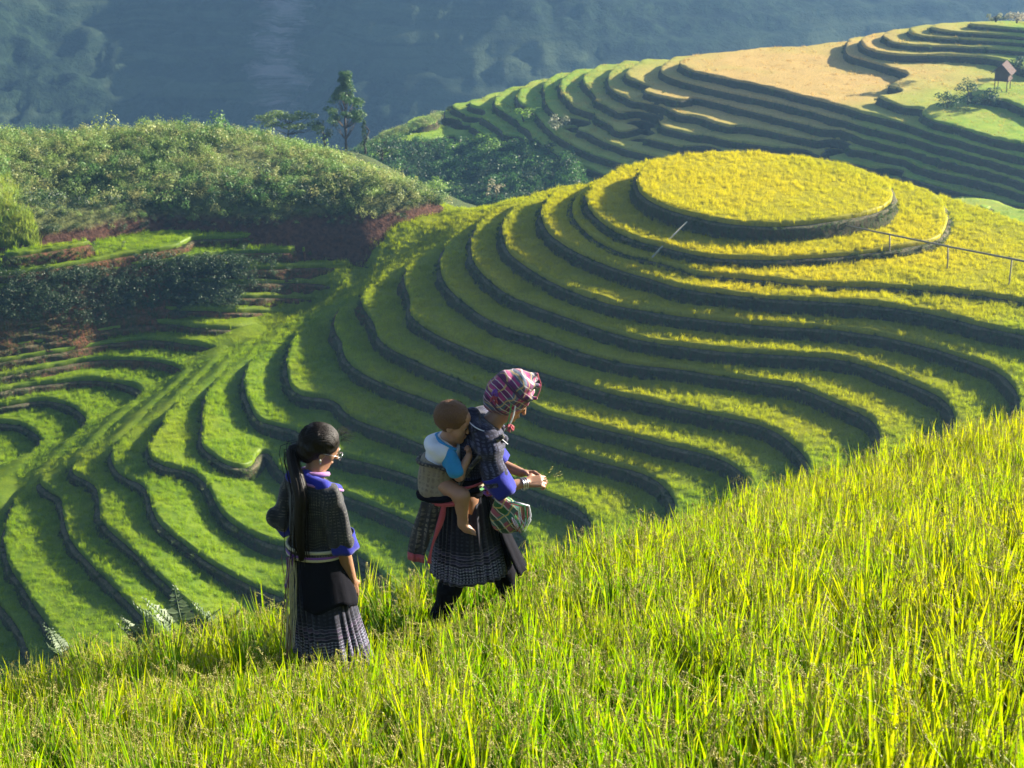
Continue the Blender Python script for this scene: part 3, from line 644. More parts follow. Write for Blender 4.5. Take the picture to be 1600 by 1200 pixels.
CR = [(-100,222,187),(0,219,187),(50,214,187),(100,213,187),(150,217,187),(200,208,187),(240,202,187),(300,206,187),(370,213,186),(400,222,185),(450,234,184),(500,247,182),(550,262,180),(600,284,177),(650,307,173.5),(683,322,171),(694,331,168.5)]
for x, y, d in CR:
    w = at_dist(x, y, d); ctrl.append(w)
    for dy, dz in ((5, -1.9), (14, -6), (28, -12)): ctrl.append((w[0], w[1]+dy, w[2]+dz))
w = at_dist(692, 330, 168)
for dx, dz in ((1.6, -1.2), (4, -3), (8, -6), (14, -10)): ctrl += [(w[0]+dx, w[1]+2, w[2]+dz), (w[0]+dx, w[1]+8, w[2]+dz-3)]
scrub_hill, HS = hill_surface('scrub_hill', ctrl, (-62, -3), (157, 214), .6, M_scrubground, 'rounded scrub-covered hill on the left with a red cut bank')
n = 11000; P = np.c_[-61+rr.rand(n)*57, 158+rr.rand(n)*45]; h = grid_bil(HS, -62, 157, .6, P); hm = grid_bil(HM, X0, Y0, gs, P)
pxx, pyy = proj(np.c_[P, h])
dens = np.clip(fbm(P*.09, 3)*.9+.85+np.clip((P[:, 0]+22)/8, 0, .6), .15, 1)
dens = np.where((pyy > 312) & (pxx < 520), np.maximum(dens, .85), dens); ok = (h > -51.45) & (pxx > -90) & (rr.rand(n) < dens) & ~((pxx > 640) & (pyy > 328)) & (pyy < 368)
P = P[ok]; h = h[ok]; py_ = pyy[ok]; n = len(P)
sc = (.6+.8*rr.rand(n)**1.6)*np.where(rr.rand(n) < .04, 1.6, 1)
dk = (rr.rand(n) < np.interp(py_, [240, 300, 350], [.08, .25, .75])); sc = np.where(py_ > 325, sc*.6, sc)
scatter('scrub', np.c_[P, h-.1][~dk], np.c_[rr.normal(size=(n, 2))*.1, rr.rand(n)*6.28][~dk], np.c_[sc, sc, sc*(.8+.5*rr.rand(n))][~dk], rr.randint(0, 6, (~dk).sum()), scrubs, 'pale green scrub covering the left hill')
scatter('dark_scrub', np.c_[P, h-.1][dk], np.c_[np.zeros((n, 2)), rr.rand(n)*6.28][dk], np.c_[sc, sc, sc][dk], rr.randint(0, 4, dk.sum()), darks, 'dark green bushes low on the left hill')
# plants hanging on the red banks of the left valley
pb = []
for (x, y, z, sx, sy, cnt) in [(170,450,-53.6,190,9,170),(320,425,-53.0,90,16,160),(270,455,-55,140,22,120),(60,470,-54.5,90,25,90),(330,470,-55.5,60,12,60), (80,492,-55,130,16,190), (210,478,-55,120,12,110)]:
    for _ in range(cnt):
        qx, qy = x+rr.normal()*sx*.5, y+rr.normal()*sy*.5
        for dd in np.arange(150, 166, .35):         # meet the bank
            q = at_dist(qx, qy, dd); hh = grid_bil(HM, X0, Y0, gs, q[None, :2])[0]
            hh = float(warp_z(q[0], hh))
            if q[2] < hh: pb.append((q[0], q[1], hh-.15)); break
pb = np.array(pb); n = len(pb); sc = .55+.6*rr.rand(n)
scatter('bank_plants', pb, np.c_[np.zeros((n, 2)), rr.rand(n)*6.28], np.c_[sc, sc, sc], rr.randint(0, 4, n), darks, 'dark creeping plants on the red banks of the left valley')
# ---------------------------------------------------------------- the slope the two women cross: ripening rice right in front of the camera
EDGE = np.array([(-14, 6.0), (-6, 7.8), (-3.6, 9.3), (-2.5, 9.6), (-1.2, 10.0), (-.35, 10.25), (.75, 11.3), (1.73, 12.9), (2.67, 13.6), (3.75, 14.3), (6, 15.8), (14, 20)])
def field_z(X, Y):
    X = np.asarray(X, float); Y = np.asarray(Y, float)
    z = -1.50-.38*Y+.187*X+.075*np.exp(-((X+.2)**2+(Y-9.5)**2)/1.2)-.13*np.exp(-((X+.88)**2+(Y-8.5)**2)/.8)
    e = np.interp(X, EDGE[:, 0], EDGE[:, 1]); o = np.clip(Y-e, 0, None)
    z = z-.9*o-.25*np.clip(o, 0, 6)**1.0
    P = np.c_[X.ravel(), Y.ravel()]
    return z+((grid_noise(P*.55)*.06+grid_noise(P*1.7)*.025).reshape(X.shape))
X, Y = np.meshgrid(np.arange(-16, 16.01, .2), np.arange(-6, 60, .25))
Zf = np.maximum(field_z(X, Y), -72); ny, nx = X.shape; i = (np.arange(ny-1)[:, None]*nx+np.arange(nx-1)[None]).ravel()
t = NT('paddy_soil'); p = t.pos(); b = t.noise(p, 9, 5, .7)
M_paddy = t.done(t.princ(t.mix(t.ramp(b, [(.35, 0), (.7, 1)]), (.02, .018, .008), (.07, .065, .025)), .95, t.bump(b, .8, .03), .1))
tag(mesh_obj('near_slope', np.c_[X.ravel(), Y.ravel(), Zf.ravel()], np.c_[i, i+1, i+nx+1, i+nx], M_paddy), 'dark earth of the near hillside under the rice', kind='structure')
# apron joining the near slope to the foot of the terraces
X2, Y2 = np.meshgrid(np.linspace(-160, 160, 65), np.linspace(-60, 99, 54))
Z2 = np.where(Y2 < 62, np.minimum(-3.2-.42*np.clip(Y2, 0, 16)-.95*np.clip(Y2-16, 0, None)-.35*np.clip(-X2-12, 0, 60)+.12*np.clip(X2-12, 0, 60)-1.5, -3), -200)
Z2 = np.maximum(Z2, -70-.0*X2) + grid_noise(np.c_[X2.ravel(), Y2.ravel()]*.08).reshape(X2.shape)*1.2
ny2, nx2 = X2.shape; i = (np.arange(ny2-1)[:, None]*nx2+np.arange(nx2-1)[None]).ravel()
tag(mesh_obj('hillside', np.c_[X2.ravel(), Y2.ravel(), Z2.ravel()], np.c_[i, i+1, i+nx2+1, i+nx2], M_soil), 'steep hillside falling from the near field into the bowl', kind='structure')

def near_leaf_mat():
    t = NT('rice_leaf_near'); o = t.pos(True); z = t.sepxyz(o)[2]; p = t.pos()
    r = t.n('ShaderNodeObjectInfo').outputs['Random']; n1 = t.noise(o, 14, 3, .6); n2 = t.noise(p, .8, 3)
    base = t.mix(t.mapr(z, .02, .30), (.014, .030, .006), (.055, .150, .010))  # blade feet coloured darker, painting in the shade of the gaps between blades
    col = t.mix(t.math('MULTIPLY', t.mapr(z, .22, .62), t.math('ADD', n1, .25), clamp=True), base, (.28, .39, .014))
    col = t.mix(t.math('MULTIPLY', t.ramp(n1, [(.56, 0), (.72, 1)]), .7), col, (.40, .31, .05))
    col = t.mix(t.math('MULTIPLY', t.ramp(t.math('ADD', t.math('MULTIPLY', r, .5), t.math('MULTIPLY', n2, .6)), [(.5, 0), (.85, 1)]), .6), col, (.38, .36, .025))
    col = t.mix(t.math('MULTIPLY', t.mapr(t.sepxyz(p)[0], 0.0, 3.5), t.ramp(n2, [(.3, .1), (.6, .5)])), col, (.42, .36, .03))
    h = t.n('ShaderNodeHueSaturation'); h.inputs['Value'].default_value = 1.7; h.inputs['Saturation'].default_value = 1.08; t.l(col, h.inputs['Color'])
    return leafy(t, col, h.outputs[0], .55, .6, .012)
def stand(px_, py_):                        # where a sight line meets the near slope
    r_ = ray(px_, py_)
    for d in np.arange(6, 14, .005):
        q = r_*(d/r_[1])
        if q[2] <= float(field_z(q[0], q[1])): return q
    return q
FA, FB = stand(503, 1100), stand(727, 981)
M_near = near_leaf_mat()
t = NT('rice_grain'); o = t.pos(); c = t.noise(o, 40, 2)
M_grain = leafy(t, t.mix(t.ramp(c, [(.35, 0), (.65, 1)]), (.24, .25, .045), (.50, .43, .12)), (.5, .42, .12), .25, .5, .04)
def near_clump(name, seed, nb=15, npan=4):
    r = np.random.RandomState(seed); V = []; F = []; MI = []
    for k in range(nb):
        a = r.rand()*6.283; q = .055*math.sqrt(r.rand()); bx, by = q*math.cos(a), q*math.sin(a)
        L = .37+.24*r.rand(); d = a+r.normal()*.7; ln = (.03+.17*r.rand()**1.8); w = .0056+.0068*r.rand()**1.4; wa = r.rand()*math.pi
        if r.rand() < .4: L *= .8; ln *= 1.7
        seg = 6; b0 = len(V); x = np.array([bx, by, 0.]); ang = math.pi/2-.04-.1*r.rand(); st = L/seg; droop = (ln*2.2)/seg
        for s in range(seg+1):
            t_ = s/seg; wd = w*min(1, .5+t_*2)*(1-max(0, t_-.35)**1.7/.65**1.7) if s < seg else 0.0
            cw = wa+t_*.7
            e = np.array([math.cos(cw), math.sin(cw), 0])
            if s < seg:
                V.append(x-e*wd); V.append(x+np.array([-e[1], e[0], 0])*wd*.35); V.append(x+e*wd)
            else: V.append(x.copy())
            ang -= droop*(.3+1.5*t_)
            x = x+np.array([math.cos(d)*math.cos(ang), math.sin(d)*math.cos(ang), math.sin(ang)])*st
        for s in range(seg-1):
            q0 = b0+3*s; F += [(q0, q0+1, q0+4, q0+3), (q0+1, q0+2, q0+5, q0+4)]; MI += [0, 0]
        q0 = b0+3*(seg-1); F += [(q0, q0+1, q0+3), (q0+1, q0+2, q0+3)]; MI += [0, 0]
    for k in range(npan):
        d = r.rand()*6.283; h0 = .36+.16*r.rand(); bx, by = r.normal()*.03, r.normal()*.03; b0 = len(V)
        P = []
        for s in range(9):
            t_ = s/8
            P.append(np.array([bx+math.cos(d)*(.03*t_+.13*t_**3), by+math.sin(d)*(.03*t_+.13*t_**3), h0*min(1, t_*1.7) if t_ < .6 else h0+.02-.30*(t_-.62)**1.5*1.2]))
        for s in range(8):
            A, B = P[s], P[s+1]; j = len(V); e = np.array([-math.sin(d), math.cos(d), 0])*.0009
            V += [A-e, A+e, B+e, B-e]; F.append((j, j+1, j+2, j+3)); MI.append(1)
        for g in range(30):
            t_ = 4+4*r.rand(); s = min(int(t_), 7); c = P[s]+(P[s+1]-P[s])*(t_-s)+r.normal(size=3)*np.array([.0048, .0048, .006])
            ax = (P[s+1]-P[s]); ax = ax/np.linalg.norm(ax)+r.normal(size=3)*.35; ax /= np.linalg.norm(ax); u = np.cross(ax, r.normal(size=3)); u /= np.linalg.norm(u); w_ = np.cross(ax, u)
            j = len(V); l, ww = .0062, .0023
            V += [c-ax*l, c+u*ww, c+w_*ww, c-u*ww, c-w_*ww, c+ax*l]
            F += [(j, j+1, j+2), (j, j+2, j+3), (j, j+3, j+4), (j, j+4, j+1), (j+5, j+2, j+1), (j+5, j+3, j+2), (j+5, j+4, j+3), (j+5, j+1, j+4)]; MI += [1]*8
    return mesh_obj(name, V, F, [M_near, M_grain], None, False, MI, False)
nears = [near_clump('near_rice_clump', 200+i, 19+i % 4, 3+i % 3) for i in range(9)]
FEET = [(FA[0]-.04, FA[1]-.05), (FA[0]+.03, FA[1]+.07), (FB[0]-.15, FB[1]-.08), (FB[0]+.25, FB[1]+.08), (FB[0]+.05, FB[1])]
r = np.random.RandomState(77); sp = .128
gx1, gy1 = np.meshgrid(np.arange(-7.5, 9.5, sp), np.arange(1.6, 17.5, sp)); P = np.c_[gx1.ravel(), gy1.ravel()]; P = P+r.normal(size=P.shape)*.042
e = np.interp(P[:, 0], EDGE[:, 0], EDGE[:, 1])
ok = P[:, 1] < e+.25
z = field_z(P[:, 0], P[:, 1]); px, py = proj(np.c_[P, z+.4]); ok &= (px > -950) & (px < 2750) & (py < 1900)
for fx, fy in FEET: ok &= np.hypot(P[:, 0]-fx, P[:, 1]-fy) > .13
P = P[ok]; z = z[ok]; n = len(P)
sc = (.56+.24*r.rand(n))*(1+.10*grid_noise(P*.8))
behind = np.zeros(n)
for fx, fy in FEET: behind = np.maximum(behind, np.exp(-((P[:, 0]-fx)**2+(P[:, 1]-fy+.12)**2)/.20))
hz = sc*(1-.62*behind)
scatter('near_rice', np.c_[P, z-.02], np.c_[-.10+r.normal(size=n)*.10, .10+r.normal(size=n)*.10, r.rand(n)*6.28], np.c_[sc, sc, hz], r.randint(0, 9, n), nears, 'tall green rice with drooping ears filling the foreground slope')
# ---------------------------------------------------------------- trees, bushes, fence, hut
M_bark = earth_mat('bark', (.05, .04, .03), (.15, .12, .09), (.08, .08, .05), .2)
t = NT('weathered_bamboo'); b = t.noise(t.pos(), 6, 4)
M_bamboo = t.done(t.princ(t.mix(b, (.09, .08, .06), (.30, .27, .20)), .6, t.bump(b, .4, .01)))
M_greyleaf = shrub_mat('grey_green_leaves', (.10, .14, .07), (.30, .30, .17), (.38, .33, .22), .5)
M_pine = shrub_mat('pine_needles', (.035, .08, .02), (.08, .15, .035), (.06, .13, .03), .6, .3)
def tree(name, base, h, crowns, mat, label, group=None, trunk_r=.16, seed=1, ls=.34, dens=1.0, cat='tree'):
    r = np.random.RandomState(seed); root = empty(name, base); tag(root, label, cat, group)
    m = MB(); top = max(c[0][2]+c[1]*.2 for c in crowns); k = 7
    pts = [(r.normal()*.04*i, r.normal()*.04*i, top*i/k) for i in range(k+1)]
    m.tube(pts, [trunk_r*(1-.8*i/k) for i in range(k+1)], 7)
    for c, rx, rz, nn in crowns:
        s = pts[min(k, max(1, int(c[2]/top*k)-1))]; m.tube([s, ((s[0]+c[0])/2, (s[1]+c[1])/2, (s[2]+c[2])/2-.05), c], [trunk_r*.35, trunk_r*.22, trunk_r*.08], 5)
    m.build('trunk', M_bark, root)
    V = []; F = []
    for c, rx, rz, nn in crowns: leaf_blob(V, F, c, rx, rz, int(nn*dens), ls, r)
    mesh_obj('crown', V, F, mat, root, False); return root
gz = lambda x, y, d: tuple(at_dist(x, y, d))
# ridge under the trees behind the scrub hill
ctrl = [tuple(at_dist(610, 275, 235)), tuple(at_dist(650, 300, 235)), tuple(at_dist(610, 290, 222)), tuple(at_dist(660, 330, 222)), tuple(at_dist(630, 300, 255))]
for x, y in [(350,222),(400,228),(450,232),(500,236),(545,240),(590,246)]:
    w = at_dist(x, y, 235); ctrl.append(w)
    for dy, dz in ((-12, -6), (-30, -15), (14, -7), (34, -20)): ctrl.append((w[0], w[1]+dy, w[2]+dz))
hill_surface('tree_ridge', ctrl, (-60, -4), (200, 275), 1.5, M_soil, 'ridge carrying the trees behind the scrub hill')
M_midleaf = shrub_mat('mid_green_leaves', (.03, .09, .02), (.08, .19, .03), (.06, .15, .03), .15, .4)
mids2 = [shrub_proto('hollow_bush', M_midleaf if i % 2 else M_dark, 500+i) for i in range(4)]
r = np.random.RandomState(9)
pc = []
for i in range(60):
    z = 3.5+4.4*(i/44)+r.normal()*.1; f = np.interp(z, [3.4, 4.6, 6.2, 7.9], [2.2, 3.0, 1.9, .3]); a = r.rand()*6.28
    pc.append(((f*.75*math.cos(a)+.1, f*.75*math.sin(a), z), .7, .4, 120))
pb0 = gz(541, 236, 235)
tree('pine_tree', pb0, 8.3, pc, M_pine, 'tall lone pine with bare trunk standing behind the scrub hill', seed=3, trunk_r=.17, ls=.22)
fc = [((-3.4+.36*i+r.normal()*.25, r.normal()*.7, 3.2+1.5*r.rand()-.10*abs(i-9)*.5), .95, .45, 130) for i in range(20)]
tree('flat_topped_tree', gz(452, 236, 233), 4, fc, shrub_mat('feathery_leaves', (.10, .16, .04), (.20, .27, .07), (.16, .22, .06), .5), 'wide flat-crowned feathery tree left of the lone pine', seed=4, trunk_r=.14, ls=.24)
fc = [((r.normal()*.55, r.normal()*.4, 2.0+2.0*i/8), .6, .5, 60) for i in range(8)]
tree('dark_tree', gz(508, 240, 234), 3.4, fc, M_dark, 'small dark tree between the flat-crowned tree and the pine', seed=5, ls=.22)
fc = [((.0+.12*r.normal(), .1*r.normal(), .9+2.9*i/9), .62-.05*i, .35, 45) for i in range(10)]
tree('small_conifer', gz(571, 240, 236), 3.2, fc, M_dark, 'small dark conifer just right of the tall pine', seed=6, ls=.2)
fc = [((.8*r.normal(), .4*r.normal(), .7+.9*r.rand()), .6, .45, 55) for i in range(8)]
tree('round_bush', gz(597, 250, 230), 2, fc, M_dark, 'dark bush below the small conifer', seed=7, ls=.2, cat='bush')
# bushes on the shaded flank of the farther hill
def on_far(x, y):
    for dd in np.arange(216, 350, 1.0):
        q = at_dist(x, y, dd)
        if q[2] < grid_bil(HF, FX0, FY0, fs, q[None, :2])[0]: return q
    return at_dist(x, y, 300)
for (x, y, s, mat, lab, sd) in [(598,248,2.6,M_brightleaf,'bright green bush low on the far hill edge',11), (716,238,2.4,M_brightleaf,'lime green bush below the first far terraces',12), (752,222,2.2,M_brightleaf,'small bright bush beneath the stepped far terraces',13),
      (818,184,2.8,M_brightleaf,'sunlit lime bush among the far terraces',14), (868,196,2.8,M_greyleaf,'pale greyish bush on the bank right of the lime bush',15), (690,300,3.4,M_brightleaf,'broad green bush in the shaded hollow',16),
      (772,240,3.2,M_brightleaf,'tall green bush on the shaded far bank',17)]:
    q = on_far(x, y+6); fc = [((s*.45*r.normal(), s*.3*r.normal(), s*(.15+.45*r.rand())), s*.28, s*.26, 55) for i in range(8)]
    tree('bush', tuple(q), s, fc, mat, lab, 'bushes on the shaded flank of the far hill', seed=sd, ls=.32, cat='bush')
pts2 = []
for _ in range(1000):
    x = r.uniform(545, 905); lo = np.interp(x, [545, 640, 690, 760, 850, 905], [246, 222, 222, 236, 228, 240]); y = r.uniform(lo, 330)
    if r.rand() < np.clip((x-760)/150, 0, 1) and y < 260: continue
    q = on_far(x, y)
    if q[1] < 345: pts2.append(q)
for _ in range(260):
    x = r.uniform(545, 690); y = np.interp(x, [545, 600, 650, 690], [246, 214, 196, 179])+r.rand()*5; q = on_far(x, y+2); pts2.append(q)
pts2 = np.array(pts2); n = len(pts2); s2 = 1.1+1.5*r.rand(n)
rim = np.arange(n) >= n-260
scatter('hollow_scrub', pts2[~rim]-np.array([0, 0, .3]), np.c_[np.zeros(((~rim).sum(), 2)), r.rand((~rim).sum())*6.28], np.c_[s2, s2, s2][~rim], r.randint(0, 4, (~rim).sum()), mids2, 'dense green scrub filling the shaded hollow behind the saddle')
s3 = .9+.6*r.rand(rim.sum())
scatter('rim_scrub', pts2[rim], np.c_[np.zeros((rim.sum(), 2)), r.rand(rim.sum())*6.28], np.c_[s3, s3, s3], r.randint(0, 6, rim.sum()), [o.copy() for o in scrubs], 'pale scrub along the rim of the far hill')
q = unproj(775, 312, -50.9); fc = [((.45*r.normal(), .3*r.normal(), .5+1.1*r.rand()), .3, .26, 26) for i in range(9)]
tree('sparse_shrub', tuple(q), 2, fc, M_greyleaf, 'sparse pale shrub standing at the notch of the saddle', seed=21, ls=.14, trunk_r=.04, cat='shrub')
for x, y, s, lab in [(1588,34,2.6,'larger pale bush on the crest at the top right corner'), (1556,32,1.7,'smaller pale bush left on the far crest')]:
    q = at_dist(x, y+2, 286); fc = [((s*.5*r.normal(), s*.3*r.normal(), s*(.1+.4*r.rand())), s*.25, s*.25, 50) for i in range(9)]
    tree('crest_bush', tuple(q), s, fc, M_greyleaf, lab, 'pale bushes on the far crest', seed=31+x, ls=.26, cat='bush')
for x, y, s, lab in [(1480,166,2.6,'dark bush at the left end of the bank under the hut'), (1512,160,3.6,'tallest dark bush below the hut'), (1545,158,2.8,'dark bush directly below the hut'), (1590,108,2.6,'dark bush close to the right of the hut')]:
    q = on_far(x, y+3); fc = [((s*.3*r.normal(), s*.3*r.normal(), s*(.1+.6*r.rand())), s*.24, s*.24, 60) for i in range(10)]
    tree('hut_bush', tuple(q), s, fc, M_dark, lab, 'dark bushes around the hut', seed=41+x, ls=.28, cat='bush')
# field hut on stilts
def hut():
    q = on_far(1566, 137); root = empty('field_hut', tuple(q), 1.15); root.scale = (.9, .9, .95); tag(root, 'small brown thatched field hut on stilts on the far hill', 'hut')
    t = NT('old_planks'); w = t.noise(t.scale(t.pos(True), (2, 2, .4)), 3, 4, .7)
    mp = t.done(t.princ(t.mix(w, (.05, .03, .022), (.17, .10, .07)), .85, t.bump(w, .5, .03)))
    t = NT('thatch'); w = t.noise(t.scale(t.pos(True), (6, 6, 1.5)), 2, 4, .7)
    mt = t.done(t.princ(t.mix(w, (.05, .035, .03), (.15, .095, .075)), .95, t.bump(w, .9, .06)))
    for x in (-1.3, 1.3):
        for y in (-.9, .9): b = MB(); b.tube([(x, y, -.6), (x, y, 1.2)], .07, 6); b.build('stilt', mp, root)
    b = MB(); b.box((0, 0, 1.25), (3.1, 2.3, .12)); b.build('floor', mp, root, False)
    for i in range(9): b = MB(); b.box((-1.2+.3*i, -.98, 1.98), (.27, .05, 1.32+.03*(i % 3))); b.build('plank', mp, root, False)
    for i in range(9): b = MB(); b.box((-1.2+.3*i, .98, 1.98), (.27, .05, 1.32)); b.build('plank', mp, root, False)
    for x in (-1.36, 1.36): b = MB(); b.add([(x, -1, 1.31), (x, 1, 1.31), (x, 1, 2.6), (x, 0, 3.35), (x, -1, 2.6)], [(0, 1, 2, 3, 4)]); b.add([(x*.95, -1, 1.31), (x*.95, 1, 1.31), (x*.95, 1, 2.6), (x*.95, 0, 3.35), (x*.95, -1, 2.6)], [(4, 3, 2, 1, 0)]); b.build('gable_wall', mp, root, False)
    b = MB()
    for s in (-1, 1):
        for i in range(5):
            y0, z0, y1, z1 = s*.29*i, 3.62-.27*i, s*(.29*i+.36), 3.62-.27*i-.30
            b.add([(-1.75, y0, z0), (1.75, y0, z0), (1.75, y1, z1), (-1.75, y1, z1), (-1.75, y0, z0-.09), (1.75, y0, z0-.09), (1.75, y1, z1-.09), (-1.75, y1, z1-.09)], [(0, 1, 2, 3), (7, 6, 5, 4), (0, 3, 7, 4), (1, 5, 6, 2), (3, 2, 6, 7), (0, 4, 5, 1)])
    b.build('roof', mt, root, False)
hut()
t = NT('pale_cane'); M_palecane = t.done(t.princ((.5, .46, .36), .6))
# bamboo rail on posts
fr = empty('bamboo_fence', tuple(unproj(1479, 428, -47.9))); o0 = Vector(fr.location)
tag(fr, 'thin bamboo rail carried on three posts across the field right of the round terrace', 'fence')
bases = [(1388, 410, -47.9, 366), (1479, 428, -47.9, 384), (1572, 468, -48.5, 404)]; tops = []
for x, y, z, ty in bases:
    B = Vector(unproj(x, y, z)); T = Vector(at_dist(x+(2 if x < 1500 else 9), ty, B.y)); tops.append(T)
    m = MB(); m.tube([B-o0-Vector((0, 0, .2)), (B+T)/2-o0+Vector((.05, 0, 0)), T-o0+Vector((0, 0, .06))], [.07, .06, .055], 7); m.build('post', M_bamboo, fr)
E0 = Vector(unproj(1290, 346, -45.9)); E1 = tops[2]+(tops[2]-tops[1])*1.1
m = MB(); m.tube([E0-o0, tops[0]-o0+Vector((0, -.08, 0)), tops[1]-o0+Vector((0, -.08, -.03)), tops[2]-o0+Vector((0, -.08, 0)), E1-o0], [.05, .07, .075, .08, .085], 7); m.build('rail', M_bamboo, fr)
A = Vector(unproj(1019, 402, -47.6)); B = Vector(unproj(1073, 347, -45.75)); B = Vector((B.x, B.y, B.z+.0))
m = MB(); m.tube([Vector((0, -.25, .1)), (B-A)*.5+Vector((0, -.3, .15)), B-A+Vector((0, -.25, .1))], [.085, .07, .05], 6); o = m.build('bamboo_stick', M_palecane); o.location = A
tag(o, 'pale bamboo stick leaning against the bank below the round terrace', 'stick')
# lime patch of tall grass at the left edge
pg = []
for _ in range(900):
    x, y = r.uniform(-60, 62), r.uniform(285, 390)
    if x > np.interp(y, [285, 300, 330, 345, 390], [14, 30, 22, 50, 62]): continue
    for dd in np.arange(158, 190, .5):
        q = at_dist(x, y, dd)
        if q[2] < grid_bil(HS, -62, 157, .6, q[None, :2])[0]: pg.append(q); break
pg = np.array(pg); n = len(pg)
M_lime = shrub_mat('lime_grass', (.12, .20, .02), (.26, .34, .035), (.30, .32, .04), .3, .5)
tall = [blades_proto('tall_grass', 26, .3, .6, 1.3, .05, M_lime, 300+i, .4, 3) for i in range(3)]
scatter('tall_grass_patch', pg, np.c_[np.zeros((n, 2)), r.rand(n)*6.28], np.c_[np.ones((n, 2)), .8+.5*r.rand(n)], r.randint(0, 3, n), tall, 'lime green tall grass at the left edge of the scrub hill')
# silvery weeds along the crest of the near field
M_silver = shrub_mat('silvery_leaves', (.06, .11, .04), (.14, .20, .10), (.20, .23, .14), 3, .35)
def weed(name, x, y, s, lab, sd):
    rr_ = np.random.RandomState(sd); rx = ray(x, y)
    Xw = None
    for dd in np.arange(6, 16, .03):
        q = rx*(dd/rx[1])
        if q[1] > np.interp(q[0], EDGE[:, 0], EDGE[:, 1])-.05: Xw = q; break
    base = (Xw[0], Xw[1], float(field_z(Xw[0], Xw[1]))); root = empty(name, base); tag(root, lab, 'weed', 'silvery weeds on the crest of the near field')
    h = Xw[2]-base[2]; m = MB(); V = []; F = []
    for k in range(4):
        a = rr_.rand()*6.28; L = s*(.7+.5*rr_.rand()); tip = Vector((math.cos(a)*L*.8, math.sin(a)*L*.8, h+L*.35)); mid = Vector((tip.x*.3, tip.y*.3, h*.85))
        m.tube([(0, 0, 0), mid, tip], [.005, .004, .002], 5)
        for j in range(11):
            t_ = j/10; c = mid.lerp(tip, t_)
            for sg in (-1, 1):
                d = Vector((-(tip-mid).y, (tip-mid).x, 0)).normalized()*sg; l = .055*(1.2-t_)*s/.22; e = c+d*l+Vector((0, 0, .01*rr_.normal())); w = (tip-mid).normalized()*l*.26
                i0 = len(V); V += [tuple(c), tuple((c+e)/2+w+Vector((0, 0, .006))), tuple(e), tuple((c+e)/2-w+Vector((0, 0, .006)))]; F.append((i0, i0+1, i0+2, i0+3))
    m.build('stem', M_silver, root); mesh_obj('leaves', V, F, M_silver, root, False)
weed('silvery_weed', 108, 1008, .2, 'low silvery weed farthest left on the field crest', 1)
weed('silvery_weed', 222, 985, .22, 'silvery weed drooping left of the bushiest one', 2)
weed('silvery_weed', 285, 962, .30, 'bushiest silvery weed at the crest left of the standing woman', 3)
weed('silvery_weed', 345, 958, .18, 'small weed nearest the standing woman on the crest', 4)
